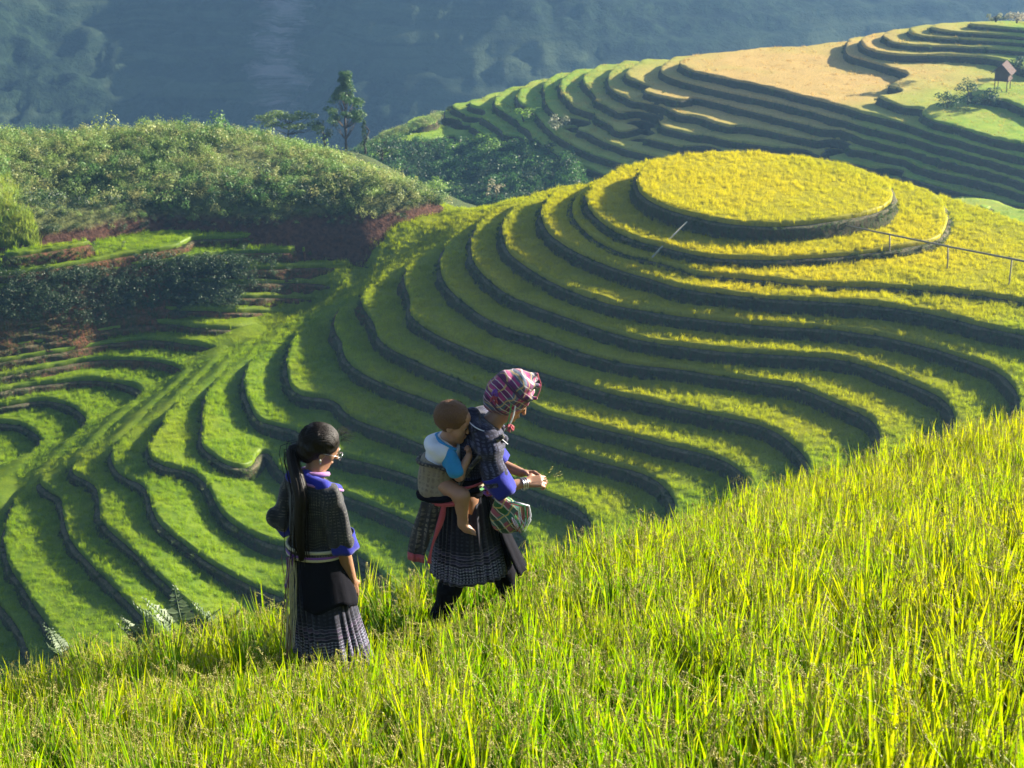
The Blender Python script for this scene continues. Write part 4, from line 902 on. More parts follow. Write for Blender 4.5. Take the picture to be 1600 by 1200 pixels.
# ---------------------------------------------------------------- figures: one smooth surface from rounded, tapering forms
class SDF:
    def __init__(s, lo, hi, h):
        s.lo = np.array(lo, float); s.h = h; s.n = np.ceil((np.array(hi)-s.lo)/h).astype(int)+1
        s.F = np.full(s.n, .06, np.float32)
    def sub(s, lo, hi):
        a = np.clip(np.floor((lo-s.lo)/s.h).astype(int), 0, s.n); b = np.clip(np.ceil((hi-s.lo)/s.h).astype(int)+1, 0, s.n)
        if (b-a <= 0).any(): return None
        ax = [s.lo[i]+s.h*np.arange(a[i], b[i]) for i in range(3)]
        return (slice(a[0], b[0]), slice(a[1], b[1]), slice(a[2], b[2])), np.stack(np.meshgrid(*ax, indexing='ij'), -1)
    def comb(s, sl, d, k, op):
        A = s.F[sl]
        if op == 'u': h = np.clip(.5+.5*(A-d)/k, 0, 1); s.F[sl] = A*(1-h)+d*h-k*h*(1-h)
        else: d = -d; h = np.clip(.5-.5*(A-d)/k, 0, 1); s.F[sl] = A*(1-h)+d*h+k*h*(1-h)
    def cone(s, a, b, r1, r2, k=.012, op='u'):
        a = np.array(a, float); b = np.array(b, float); m = max(r1, r2)+.045
        q = s.sub(np.minimum(a, b)-m, np.maximum(a, b)+m)
        if q is None: return s
        sl, P = q; ab = b-a; t = np.clip(((P-a)@ab)/(ab@ab+1e-12), 0, 1)
        s.comb(sl, np.linalg.norm(P-a-t[..., None]*ab, axis=-1)-(r1+(r2-r1)*t), k, op); return s
    def chain(s, pts, rs, k=.012):
        for i in range(len(pts)-1): s.cone(pts[i], pts[i+1], rs[i], rs[i+1], k)
        return s
    def ell(s, c, r, k=.012, R=None, op='u'):
        c = np.array(c, float); r = np.array(r, float); m = r.max()+.045
        q = s.sub(c-m, c+m)
        if q is None: return s
        sl, P = q; P = P-c
        if R is not None: P = P@np.array(R)
        k0 = np.linalg.norm(P/r, axis=-1); k1 = np.linalg.norm(P/r**2, axis=-1)+1e-9
        s.comb(sl, k0*(k0-1)/k1, k, op); return s
    def wrinkle(s, amp, freq, seed=0, band=.03):
        r = np.random.RandomState(seed); ax = [s.lo[i]+s.h*np.arange(s.n[i]) for i in range(3)]; P = np.stack(np.meshgrid(*ax, indexing='ij'), -1)
        w = 0
        for i in range(4):
            d = r.normal(size=3); d /= np.linalg.norm(d); w = w+np.sin((P@d)*freq*(1+i*.6)+r.rand()*6+1.2*np.sin(P[..., 2]*freq*.4+i))/(1+i*.5)
        s.F += (w*amp*.5).astype(np.float32)*(np.abs(s.F) < band+.03); return s
    def mesh(s, name, mat, parent=None, smooth=2):
        F = s.F; I = F < 0; nx, ny, nz = F.shape
        c = np.zeros((nx-1, ny-1, nz-1), np.int8)
        for i in (0, 1):
            for j in (0, 1):
                for k in (0, 1): c += I[i:nx-1+i, j:ny-1+j, k:nz-1+k]
        act = (c > 0) & (c < 8); idx = np.argwhere(act); vid = np.full(act.shape, -1, np.int64); vid[act] = np.arange(len(idx))
        acc = np.zeros((len(idx), 3)); cnt = np.zeros(len(idx)); C = [(i, j, k) for i in (0, 1) for j in (0, 1) for k in (0, 1)]
        for a in C:
            for ax in range(3):
                if a[ax]: continue
                b = list(a); b[ax] = 1
                fa = F[idx[:, 0]+a[0], idx[:, 1]+a[1], idx[:, 2]+a[2]]; fb = F[idx[:, 0]+b[0], idx[:, 1]+b[1], idx[:, 2]+b[2]]
                m = (fa < 0) != (fb < 0); t = np.where(m, fa/(fa-fb+1e-12), 0); p = np.tile(np.array(a, float), (len(idx), 1)); p[:, ax] = t
                acc += p*m[:, None]; cnt += m
        V = s.lo+(idx+acc/np.maximum(cnt, 1)[:, None])*s.h; Q = []
        for ax in range(3):
            o = [slice(1, -1)]*3; o[ax] = slice(0, -1); A = I[tuple(o)]; o2 = [slice(1, -1)]*3; o2[ax] = slice(1, None); B = I[tuple(o2)]
            for flip, M in ((0, A & ~B), (1, ~A & B)):
                g = np.argwhere(M)
                for x in range(3):
                    if x != ax: g[:, x] += 1
                u, w = (ax+1) % 3, (ax+2) % 3; e = np.eye(3, dtype=int)
                q = [g-e[u]-e[w], g-e[w], g, g-e[u]]; q = [vid[t_[:, 0], t_[:, 1], t_[:, 2]] for t_ in q]
                q = np.stack(q[::-1] if flip else q, 1); Q.append(q)
        Q = np.concatenate(Q); Q = Q[(Q >= 0).all(1)]
        for _ in range(smooth):
            S = np.zeros_like(V); n = np.zeros(len(V))
            for a, b in ((0, 1), (1, 2), (2, 3), (3, 0)):
                np.add.at(S, Q[:, a], V[Q[:, b]]); np.add.at(S, Q[:, b], V[Q[:, a]]); np.add.at(n, Q[:, a], 1); np.add.at(n, Q[:, b], 1)
            V = V*.5+.5*S/np.maximum(n, 1)[:, None]
        return mesh_obj(name, V, Q, mat, parent)
def rot(yaw=0, pitch=0, roll=0):            # yaw to the left, pitch down positive, roll
    return np.array(Matrix.Rotation(yaw, 3, 'Z') @ Matrix.Rotation(pitch, 3, 'Y') @ Matrix.Rotation(roll, 3, 'X'))
def head(S, c, R, k=1.0, baby=False):
    T = lambda *p: np.array(c)+R@(np.array(p)*k)
    E = lambda p, r, kk=.01, op='u': S.ell(T(*p), np.array(r)*k, kk*k, R, op)
    E((-.014, 0, .035), (.094, .075, .083)); S.cone(T(.018, 0, .01), T(.036, 0, -.058), .066*k, .046*k, .02*k)
    if baby: E((.03, .034, -.03), (.042, .036, .036), .02); E((.03, -.034, -.03), (.042, .036, .036), .02); E((.02, 0, .06), (.07, .06, .05), .02)
    else: E((.04, .034, -.012), (.034, .026, .03), .015); E((.04, -.034, -.012), (.034, .026, .03), .015)
    E((.064, 0, -.082), (.02, .02, .017), .015); E((.070, 0, .028), (.018, .045, .012), .012)
    for s in (-1, 1):
        E((.087, s*.031, .008), (.014, .016, .010), .006, 's'); E((.074, s*.031, .006), (.012, .014, .010), .004)
        E((-.005, s*.076, -.002), (.018, .008, .031), .005); E((-.003, s*.084, -.002), (.009, .005, .018), .004, 's')
    S.cone(T(.083, 0, .015), T(.101 if not baby else .094, 0, -.022), .007*k, .0105*k, .007*k)
    E((.092, .010, -.024), (.007, .006, .006), .004); E((.092, -.010, -.024), (.007, .006, .006), .004)
    E((.084, 0, -.047), (.011, .022, .006), .004); E((.082, 0, -.057), (.011, .018, .006), .004); E((.095, 0, -.052), (.008, .022, .0015), .002, 's')
def hand(S, w, d, n, s, curl=.35, k=1.0, spread=.12, thumb=.5):
    w, d, n, s = [np.array(x, float) for x in (w, d, n, s)]
    d /= np.linalg.norm(d); n = n-d*(n@d); n /= np.linalg.norm(n); s = s-d*(s@d)-n*(s@n); s /= np.linalg.norm(s)
    L = [.066, .074, .069, .053]
    for i, l in enumerate(L):
        o = (1.5-i)*.0185*k; kn = w+d*(.082-.004*abs(i-1))*k+s*o
        S.cone(w+s*o*.55, kn, .0125*k, .0105*k, .008*k)
        p = kn; a = 0; sp = (1.5-i)*spread
        for j, f in enumerate((.45, .32, .25)):
            a += curl*(.8 if j == 0 else 1.1)*(1+.12*i); dd = d*math.cos(a)+n*math.sin(a)+s*sp*math.cos(a)
            q = p+dd/np.linalg.norm(dd)*l*f*k*1.05; S.cone(p, q, (.0088-.0007*j)*k, (.0082-.0007*j)*k, .0025*k); p = q
    p0 = w+d*.018*k+s*.020*k; p1 = p0+(d*.6+s*.75+n*.35)*.036*k; p2 = p1+(d*.9+s*(.35-thumb*.5)+n*thumb)*.032*k; p3 = p2+(d*.95-s*thumb*.3+n*thumb)*.026*k
    S.chain([p0, p1, p2, p3], [.0145*k, .0115*k, .0095*k, .0078*k], .005*k)
def skin_mat(name, c, c2):
    t = NT(name); o = t.pos(True); b = t.noise(o, 30, 3); x = t.n('ShaderNodeBsdfPrincipled'); t.l(t.mix(b, c, c2), x.inputs['Base Color'])
    x.inputs['Roughness'].default_value = .48; x.inputs['Subsurface Weight'].default_value = .12; x.inputs['Subsurface Radius'].default_value = (.02, .008, .004); x.inputs['Subsurface Scale'].default_value = .5
    t.l(t.bump(t.noise(o, 180, 2), .15, .002), x.inputs['Normal']); return t.done(x.outputs[0])
M_skin = skin_mat('skin', (.27, .135, .08), (.36, .19, .115)); M_skinb = skin_mat('child_skin', (.33, .17, .10), (.42, .23, .145))
def hair_mat(name, c, c2, sc=(160, 160, 10), rough=.5, spec=.22):
    t = NT(name); b = t.noise(t.scale(t.pos(True), sc), 1.0, 3, .7)
    return t.done(t.princ(t.mix(b, c, c2), rough, t.bump(b, .7, .004), spec))
M_hair = hair_mat('black_hair', (.005, .004, .004), (.02, .014, .011)); M_hairb = hair_mat('short_brown_hair', (.05, .026, .014), (.22, .11, .05), (220, 220, 60), .6, .3)
def fabric(name, base, motif=None, col2=None, period=.022, amt=.8, rough=.85, col3=None):
    t = NT(name); o = t.pos(True); x, y, z = t.sepxyz(o); fine = t.noise(o, 260, 2); big = t.noise(o, 12, 3)
    col = t.mix(big, tuple(.7*c for c in base), base)
    z = t.math('ADD', z, t.math('MULTIPLY', t.math('SUBTRACT', t.noise(o, 9, 2), .5), .045)); x = t.math('ADD', x, t.math('MULTIPLY', t.math('SUBTRACT', t.noise(o, 7, 2), .5), .03))
    patch = t.ramp(t.noise(o, 26, 3, .6), [(.36, .1), (.6, 1)])
    def wave(v, p, sh=0.0): return t.math('SINE', t.math('MULTIPLY_ADD', v, 6.2832/p, sh))
    if motif == 'batik':                    # close rows of pale resist lines and small lozenges
        ang = t.math('MULTIPLY', t.math('ARCTAN2', y, x), .15)
        a = wave(z, period); b = wave(ang, period*.8); c = wave(t.math('ADD', z, ang), period*1.7); dd = wave(t.math('SUBTRACT', z, ang), period*1.7)
        m = t.math('MAXIMUM', t.math('GREATER_THAN', a, .55), t.math('GREATER_THAN', t.math('MULTIPLY', c, dd), .35))
        m = t.math('MULTIPLY', m, t.math('GREATER_THAN', t.math('ADD', b, t.math('MULTIPLY', fine, .6)), -.1)); m = t.math('MULTIPLY', t.math('MULTIPLY', m, patch), t.mapr(big, .3, .7, amt*.6, amt*1.1))
        col = t.mix(m, col, col2)
    elif motif == 'stripes':
        m = t.math('MULTIPLY', t.math('GREATER_THAN', wave(z, period), .35), amt); col = t.mix(m, col, col2)
    elif motif == 'plaid':                  # woven checks of several colours
        u = t.math('MULTIPLY', t.math('ADD', x, z), .7); v = t.math('MULTIPLY', t.math('SUBTRACT', t.math('ADD', x, y), z), .6)
        col = t.mix(t.math('MULTIPLY', t.math('GREATER_THAN', wave(u, period), .2), .85), col, (.42, .05, .16))
        col = t.mix(t.math('MULTIPLY', t.math('GREATER_THAN', wave(v, period*1.2, 1.3), .35), .8), col, (.03, .16, .17))
        col = t.mix(t.math('MULTIPLY', t.math('GREATER_THAN', wave(u, period*.5, .6), .88), .9), col, (.62, .55, .50))
        col = t.mix(t.math('MULTIPLY', t.math('GREATER_THAN', wave(v, period*.6, 2.1), .90), .9), col, (.55, .40, .12))
        col = t.mix(t.math('MULTIPLY', t.math('GREATER_THAN', wave(u, period*2.3, 2.0), .93), .9), col, (.02, .015, .03))
    elif motif == 'skirt':                  # dark top, pale checked middle, purple woven bands, chain band at the bottom
        ang = t.math('ARCTAN2', y, x)
        chk = t.math('MULTIPLY', t.math('GREATER_THAN', wave(z, .022), .0), t.math('GREATER_THAN', wave(ang, .16), -.1))
        col = t.mix(t.math('MULTIPLY', t.math('MULTIPLY', t.math('MULTIPLY', chk, patch), t.mapr(z, .68, .60)), .26), col, (.12, .14, .22))
        band = t.math('MULTIPLY', t.math('GREATER_THAN', wave(z, .034), .15), t.mapr(z, .505, .495))
        col = t.mix(t.math('MULTIPLY', t.math('MULTIPLY', band, patch), .95), col, col2)
        thin = t.math('MULTIPLY', t.math('GREATER_THAN', wave(z, .017), .75), t.mapr(z, .52, .50)); col = t.mix(t.math('MULTIPLY', thin, .6), col, (.24, .22, .30))
        loop = t.math('GREATER_THAN', t.math('MULTIPLY', wave(t.math('ADD', z, t.math('MULTIPLY', ang, .16)), .03), wave(t.math('SUBTRACT', z, t.math('MULTIPLY', ang, .16)), .03)), .35)
        lz = t.math('MULTIPLY', t.math('GREATER_THAN', z, .345), t.math('LESS_THAN', z, .43)); col = t.mix(t.math('MULTIPLY', t.math('MULTIPLY', loop, lz), .7), col, (.32, .34, .44))
    col = t.mix(t.math('MULTIPLY', fine, .35), col, tuple(min(1, c*2.2+.01) for c in base))
    return t.done(t.princ(col, rough, t.bump(t.math('ADD', fine, t.math('MULTIPLY', big, 2)), .5, .004), .25, .15))
M_jacketA = fabric('batik_jacket_grey', (.022, .022, .026), 'batik', (.16, .15, .125), .016)
M_jacketB = fabric('batik_jacket_indigo', (.016, .016, .035), 'batik', (.15, .16, .27), .018, .7)
M_blue = fabric('royal_blue_cloth', (.015, .02, .26)); t = NT('black_cloth'); M_black = t.done(t.princ((.007, .007, .011), .95, t.bump(t.noise(t.pos(True), 20, 4), .4, .01), .1)); M_pink = fabric('rose_trim', (.42, .08, .10)); M_lilac = fabric('lilac_cloth', (.30, .14, .34))
M_skirtA = fabric('pleated_skirt_purple', (.010, .010, .022), 'skirt', (.10, .06, .12)); M_skirtB = fabric('pleated_skirt_indigo', (.009, .009, .022), 'skirt', (.075, .06, .14))
M_carrier = fabric('woven_carrier_cloth', (.24, .20, .14), 'batik', (.05, .035, .03), .034, .9); M_tail = fabric('dark_embroidered_panel', (.03, .028, .028), 'batik', (.25, .22, .16), .030, .8)
M_plaid = fabric('plaid_headscarf', (.13, .03, .10), 'plaid', None, .055); M_bag = fabric('green_bag_cloth', (.03, .11, .035), 'plaid', None, .07)
M_white = fabric('white_cloth', (.78, .80, .88)); M_sky = fabric('sky_blue_cloth', (.03, .24, .52)); M_cream = fabric('cream_cord', (.50, .43, .28)); M_purple = fabric('purple_cord', (.20, .07, .34)); M_gcord = fabric('green_cord', (.10, .36, .12))
t = NT('silver'); x_ = t.n('ShaderNodeBsdfPrincipled'); x_.inputs['Base Color'].default_value = (.6, .6, .6, 1); x_.inputs['Metallic'].default_value = 1; x_.inputs['Roughness'].default_value = .3; M_silverm = t.done(x_.outputs[0])
t = NT('eye'); M_eye = t.done(t.princ((.015, .01, .008), .15, None, .6))
def skirt(name, parent, z0, z1, r0, r1, mat, shift=(0, 0), sway=(0, 0), pleats=26, seed=0, hemtilt=(0, 0), depth=.016):
    r = np.random.RandomState(seed); nu, nv = 260, 34; V = []; ph = r.rand()*6; am = .6+.4*np.sin(np.arange(nu)/nu*6.283*5+ph)*.6
    for j in range(nv):
        v = j/(nv-1); e = v**1.15
        for i in range(nu):
            u = i/nu*6.2832; pl = abs(((u*pleats/6.2832+.35*math.sin(3*u+ph)) % 1)-.5)*2
            f = 1+0*u; R0 = r0[0]+(r1[0]-r0[0])*e, r0[1]+(r1[1]-r0[1])*e; o = (pl-.5)*depth*(.15+1.1*v)*am[i]+.010*v*math.sin(4*u+2*v+ph)
            x = (R0[0]+o)*math.cos(u)+shift[0]*e+sway[0]*v*v; y = (R0[1]+o)*math.sin(u)+shift[1]*e+sway[1]*v*v
            V.append((x, y, z0+(z1-z0)*v+(hemtilt[0]*math.cos(u)+hemtilt[1]*math.sin(u))*v-.004*v*(pl-.5)))
    F = [(j*nu+i, j*nu+(i+1) % nu, (j+1)*nu+(i+1) % nu, (j+1)*nu+i) for j in range(nv-1) for i in range(nu)]
    o = mesh_obj(name, V, F, mat, parent); sm = o.modifiers.new('thickness', 'SOLIDIFY'); sm.thickness = .003; return o
def cord(name, parent, mat, pts, r=.003, n=5):
    m = MB(); m.tube(resample(np.array(pts, float), .012), r, n); return m.build(name, mat, parent)
def strands(name, parent, mat, n, p0, p1, sp0, sp1, r, seed, sag=.02, steps=9):
    g = np.random.RandomState(seed); m = MB(); p0 = np.array(p0); p1 = np.array(p1)
    for _ in range(n):
        a = p0+g.normal(size=3)*sp0; b = p1+g.normal(size=3)*sp1; w = g.normal(size=3)*sag
        m.tube([a+(b-a)*t_+w*math.sin(t_*3.14)+g.normal(size=3)*.0015 for t_ in np.linspace(0, 1, steps)], r*(.7+.6*g.rand()), 4, cap=False)
    return m.build(name, mat, parent)

# --- the woman who stands to the left, back turned, long black ponytail
fa = np.array(FA); HA = math.radians(52)
A = empty('person', tuple(fa), HA); A.scale = (.97,)*3
tag(A, 'woman with long black ponytail in grey embroidered jacket and pleated skirt, back turned, hair uncovered', 'person')
ZT = 1.50
S = SDF((-.32, -.36, -.02), (.36, .36, 1.56), .0058)
hc = (.045, -.01, 1.365); RA = rot(math.radians(-34), math.radians(24), math.radians(3)); head(S, hc, RA, .93)
S.cone((.0, 0, 1.20), (.028, -.004, 1.33), .050, .046, .02)
S.cone((0, 0, .95), (0, 0, 1.12), .08, .08, .03).ell((0, 0, .84), (.095, .115, .10), .03).cone((.0, -.10, 1.155), (.0, .10, 1.155), .036, .036, .02)
shR, elR, wrR = (-.01, -.130, 1.165), (.015, -.165, .90), (.085, -.150, .70); shL, elL, wrL = (-.01, .130, 1.165), (-.02, .190, .93), (.10, .10, .95)
S.chain([shR, elR, wrR], [.038, .034, .0235]).chain([shL, elL, wrL], [.038, .034, .0235])
hand(S, wrR, (.10, .02, -.97), (.15, .95, .1), (.9, -.1, 0), .30, .95); hand(S, wrL, (.6, -.8, .05), (0, -.2, -1), (.1, 1, 0), .5, .95)
for s, fx in ((-1, .0), (1, .07)): S.chain([(0, s*.075, .80), (fx+.02, s*.075, .42), (fx-.02, s*.07, .07)], [.078, .052, .036], .02).cone((fx-.02, s*.07, .04), (fx+.13, s*.075, .03), .036, .026, .02)
body = S.mesh('body', M_skin, A)
for s in (-1, 1):
    b = MB(); e_ = np.array(hc)+RA@np.array((.0795*.93, s*.029, .006)); bm_ = bmesh.new(); bmesh.ops.create_uvsphere(bm_, u_segments=12, v_segments=8, radius=.0085)
    me = bpy.data.meshes.new('eye'); bm_.to_mesh(me); bm_.free(); me.materials.append(M_eye); o = bpy.data.objects.new('eye', me); COL.objects.link(o); o.parent = A; o.location = e_
S = SDF((-.36, -.40, .74), (.30, .40, 1.32), .0058)           # jacket
S.cone((0, -.0, .86), (0, 0, 1.08), .105, .112, .04).ell((0, 0, 1.12), (.10, .14, .11), .03).cone((-.01, -.105, 1.18), (-.01, .105, 1.18), .056, .056, .03).ell((0, 0, .86), (.112, .132, .07), .03)
S.chain([shR, (.012, -.165, .965)], [.056, .062], .03).chain([shL, (-.025, .195, .99)], [.056, .064], .03); S.cone((-.025, .195, .99), (.0, .175, .945), .06, .058, .03)
S.cone((.06, 0, 1.27), (.03, -.005, 1.32), .062, .075, .01, 's').wrinkle(.016, 32, 3)
S.mesh('jacket', M_jacketA, A, 1)
def cuff(parent, a, b, r1, r2, mat, name='cuff', n=28, fold=.006):
    a = Vector(a); b = Vector(b); ax = (b-a).normalized(); u = ax.orthogonal().normalized(); v = ax.cross(u); V = []; L = 7
    for j in range(L):
        t_ = j/(L-1); rr_ = r1+(r2-r1)*t_
        for i in range(n):
            q = i/n*6.2832; R_ = rr_+fold*math.sin(q*5+j*.5)*t_; V.append(tuple(a+ax*((b-a).length*t_)+u*math.cos(q)*R_+v*math.sin(q)*R_))
    F = [(j*n+i, j*n+(i+1) % n, (j+1)*n+(i+1) % n, (j+1)*n+i) for j in range(L-1) for i in range(n)]
    o = mesh_obj(name, V, F, mat, parent); sm = o.modifiers.new('thickness', 'SOLIDIFY'); sm.thickness = .005; return o
cuff(A, (.010, -.165, .985), (.022, -.170, .895), .061, .066, M_blue); cuff(A, (-.022, .195, .985), (.02, .17, .915), .066, .066, M_blue)
# collar: broad blue band lying over shoulders with lilac edge
S = SDF((-.2, -.22, 1.05), (.2, .22, 1.34), .0055)
S.cone((-.035, -.10, 1.222), (-.05, 0, 1.245), .030, .034, .03).cone((-.05, 0, 1.245), (-.035, .10, 1.222), .034, .030, .03).cone((-.035, -.10, 1.222), (.085, -.075, 1.16), .030, .026, .02).cone((-.035, .10, 1.222), (.085, .075, 1.16), .030, .026, .02)
S.mesh('collar', M_blue, A, 2)
cord('collar_edge', A, M_lilac, [(.09, -.105, 1.16), (-.02, -.125, 1.215), (-.072, -.06, 1.228), (-.082, 0, 1.235), (-.072, .06, 1.228), (-.02, .125, 1.215)], .0075, 6)
cord('neck_band', A, M_lilac, [(.05, -.052, 1.245), (.0, -.060, 1.262), (-.045, -.03, 1.27), (-.05, .02, 1.27), (-.02, .055, 1.262), (.04, .05, 1.25)], .012, 6)
skirt('skirt', A, .87, .285, (.115, .132), (.185, .180), M_skirtA, (.025, -.03), (.02, -.02), 24, 3, (-.01, .03), .018)
# apron of plain black cloth over the skirt's upper back
def panel(name, parent, mat, ring, thick=.004):
    nv, nu = len(ring), len(ring[0]); V = [p for row_ in ring for p in row_]; F = [(j*nu+i, j*nu+i+1, (j+1)*nu+i+1, (j+1)*nu+i) for j in range(nv-1) for i in range(nu-1)]
    o = mesh_obj(name, V, F, mat, parent); sm = o.modifiers.new('thickness', 'SOLIDIFY'); sm.thickness = thick; return o
ring = []
for j in range(12):
    v = j/11; row_ = []
    for i in range(16):
        a = math.radians(185+118*i/15); rx_, ry_ = .126+.035*v, .142+.022*v; rp = .004*math.sin(a*14)*v
        row_.append((math.cos(a)*(rx_+rp)+.02*v, math.sin(a)*(ry_+rp)-.03*v, .872-.27*v-.02*math.sin(i*.6)*v))
    ring.append(row_)
panel('apron', A, M_black, ring)
for zz_, mt in ((.875, M_jacketA), (.862, M_purple), (.850, M_cream), (.889, M_cream)):
    cord('sash', A, mt, [(math.cos(a)*.128, math.sin(a)*.144, zz_+.006*math.sin(a*2)) for a in np.linspace(0, 6.2832, 26)], .0085, 6)
sx, sy = -.138, .035
strands('sash_tassel', A, M_purple, 12, (sx, sy, .86), (sx-.02, sy+.0, .70), .010, .010, .003, 5, .006)
strands('sash_tassel', A, M_cream, 16, (sx-.005, sy-.012, .85), (sx-.055, sy-.02, .40), .010, .014, .0022, 6, .006, 12)
strands('sash_tassel', A, fabric('brown_cord', (.22, .12, .08)), 14, (sx-.005, sy+.01, .85), (sx-.06, sy+.004, .33), .010, .014, .0022, 7, .006, 12)
# hair
S = SDF((-.26, -.2, .82), (.22, .2, 1.56), .0055)
T = lambda *p: np.array(hc)+RA@(np.array(p)*.93)
S.ell(T(-.022, 0, .038), (.098, .083, .089), .01, RA).ell(T(-.060, 0, -.015), (.061, .071, .070), .02, RA)
S.ell(T(.112, 0, -.035), (.082, .073, .082), .012, RA, 's').cone(T(.02, .09, -.04), T(.02, .075, -.1), .04, .05, .01, 's').cone(T(.02, -.09, -.04), T(.02, -.075, -.1), .04, .05, .01, 's')
hm = S.wrinkle(.004, 120, 4).mesh('hair', M_hair, A, 1)
tp = [T(-.095, .012, -.02), T(-.128, .01, -.07), (-.118, -.03, 1.20), (-.138, -.038, 1.05), (-.142, -.038, .94), (-.138, -.038, .86)]
m = MB(); PT = resample(np.array(tp), .014); rad = np.interp(np.linspace(0, 1, len(PT)), [0, .08, .35, .75, 1], [.022, .026, .034, .028, .012]); m.tube(PT, rad, 12)
pony = m.build('ponytail', M_hair, A)
g = np.random.RandomState(4); m = MB()
for _ in range(70):
    o0_ = g.normal(size=3)*.010; m.tube([np.array(p)+o0_*(1+1.2*i/len(PT))*1.6+g.normal(size=3)*.0016 for i, p in enumerate(PT[::3])], .0018, 4, cap=False)
m.build('loose_strands', M_hair, pony)
m = MB()
for _ in range(46):
    a = g.rand()*2.2-1.1; b0 = T(.045+.03*math.cos(a), .07*math.sin(a), .085+.02*g.rand()); d = RA@np.array([.8, math.sin(a)*.4, .25+.5*g.rand()])
    L_ = .025+.045*g.rand(); m.tube([b0, b0+d*L_*.5+np.array([0, 0, .006]), b0+d*L_+np.array([0, 0, -.012*g.rand()])], .0007, 3, cap=False)
m.build('stray_hairs', M_hair, hm)
m = MB()                                   # combed strands from the hairline back to the tie
for _ in range(330):
    a0 = g.uniform(-1.75, 1.75); s0 = np.array([math.cos(a0*.55)*.072-.0, math.sin(a0)*.078, .055+.065*math.cos(a0)**2]); e0 = np.array([-.112, .010+g.normal()*.012, -.03+g.normal()*.012]); P_ = []
    for t_ in np.linspace(0, 1, 9):
        q = s0*(1-t_)+e0*t_+np.array([0, 0, .05*math.sin(t_*3.1)]); c_ = np.array([-.022, 0, .038]); v_ = q-c_; rr2 = np.linalg.norm(v_/np.array([.106, .090, .097])); v_ = v_/max(rr2, .2)*(1.015+.012*g.rand()); P_.append(T(*(c_+v_)))
    P_.append(T(*e0)); m.tube(P_, .0014, 3, cap=False)
m.build('combed_strands', M_hair, hm)
# spectacles
m = MB()
for s in (-1, 1):
    c_ = np.array((.108, s*.033, .004)); m.tube([T(c_[0]-.006*abs(math.cos(q)), c_[1]+math.cos(q)*.025, c_[2]+math.sin(q)*.021) for q in np.linspace(0, 6.2832, 22)], .0013, 5, cap=False)
    m.tube([T(.104, s*.058, .010), T(.05, s*.080, .012), T(-.01, s*.084, .010)], .0013, 5)
m.tube([T(.108, -.010, .008), T(.112, 0, .012), T(.108, .010, .008)], .0013, 5)
gl_ = m.build('spectacles', M_silverm); gl_.location = fa; gl_.rotation_euler = (0, 0, HA); gl_.scale = (.97,)*3; tag(gl_, 'thin wire spectacles worn by the woman with the ponytail', 'spectacles')
bm_ = bmesh.new(); bmesh.ops.create_uvsphere(bm_, u_segments=10, v_segments=6, radius=.006); me = bpy.data.meshes.new('earring'); bm_.to_mesh(me); bm_.free(); me.materials.append(M_silverm)
for s in (-1, 1): o = bpy.data.objects.new('earring', me); COL.objects.link(o); o.parent = A; o.location = T(-.004, s*.083, -.036); o.scale = (1, 1, 2.2)
# --- the mother in the plaid headscarf, walking to the right
fb = np.array(FB); HB = math.radians(6)
B_ = empty('person', tuple(fb), HB)
tag(B_, 'woman in plaid headscarf and indigo jacket walking right with a baby on her back', 'person')
S = SDF((-.32, -.34, -.02), (.52, .34, 1.50), .0058)
hc = (.235, -.01, 1.285); RB = rot(math.radians(-6), math.radians(34)); head(S, hc, RB)
S.cone((.12, 0, 1.13), (.205, 0, 1.235), .055, .048, .02)
S.cone((.02, 0, .90), (.09, 0, 1.06), .08, .08, .03).ell((0, 0, .82), (.095, .115, .10), .03).cone((.105, -.10, 1.11), (.105, .10, 1.11), .036, .036, .02)
shR, elR, wrR = (.11, -.130, 1.12), (.150, -.165, .87), (.305, -.12, .875); shL, elL, wrL = (.11, .130, 1.12), (.15, .17, .88), (.30, .05, .855)
S.chain([shR, elR, wrR], [.038, .036, .0235]).chain([shL, elL, wrL], [.038, .036, .0235])
hand(S, wrR, (.97, .12, .02), (.1, .55, -.75), (.15, .5, .8), .62, .98, .05, .8); hand(S, wrL, (.9, -.35, .05), (0, -.6, -.7), (.2, -.6, .8), .55, .98, .05, .7)
kR, aR = (-.02, -.07, .43), (-.14, -.07, .10); kL, aL = (.16, .07, .44), (.25, .07, .09)
S.chain([(0, -.075, .79), kR, aR], [.078, .052, .038], .02).chain([(0, .075, .79), kL, aL], [.078, .052, .038], .02)
S.cone(aR, (-.03, -.08, .03), .036, .026, .02).cone(aL, (.37, .07, .035), .036, .026, .02)
S.mesh('body', M_skin, B_)
TB = lambda *p: np.array(hc)+RB@np.array(p)
for s in (-1, 1):
    o = bpy.data.objects.new('eye', bpy.data.meshes['eye']); COL.objects.link(o); o.parent = B_; o.location = TB(.0795, s*.031, .006)
S = SDF((-.26, -.16, -.02), (.46, .16, .62), .0065)             # dark leg wraps and shoes
S.chain([(-.01, -.072, .58), kR, (-.085, -.07, .27), aR], [.075, .062, .060, .044], .02).chain([(.06, .072, .58), kL, (.21, .07, .27), aL], [.075, .062, .060, .044], .02)
S.wrinkle(.004, 60, 8).mesh('leg_wraps', M_black, B_, 1)
for a_, b_ in ((aR, (-.03, -.08, .035)), (aL, (.38, .07, .04))):
    S = SDF(np.minimum(a_, b_)-.09, np.maximum(a_, b_)+.09, .006); S.chain([np.array(a_)+(0, 0, .03), a_, (np.array(a_)+b_)/2, b_], [.047, .045, .042, .034], .015).mesh('shoe', M_black, B_, 1)
S = SDF((-.20, -.34, .72), (.36, .34, 1.26), .0058)
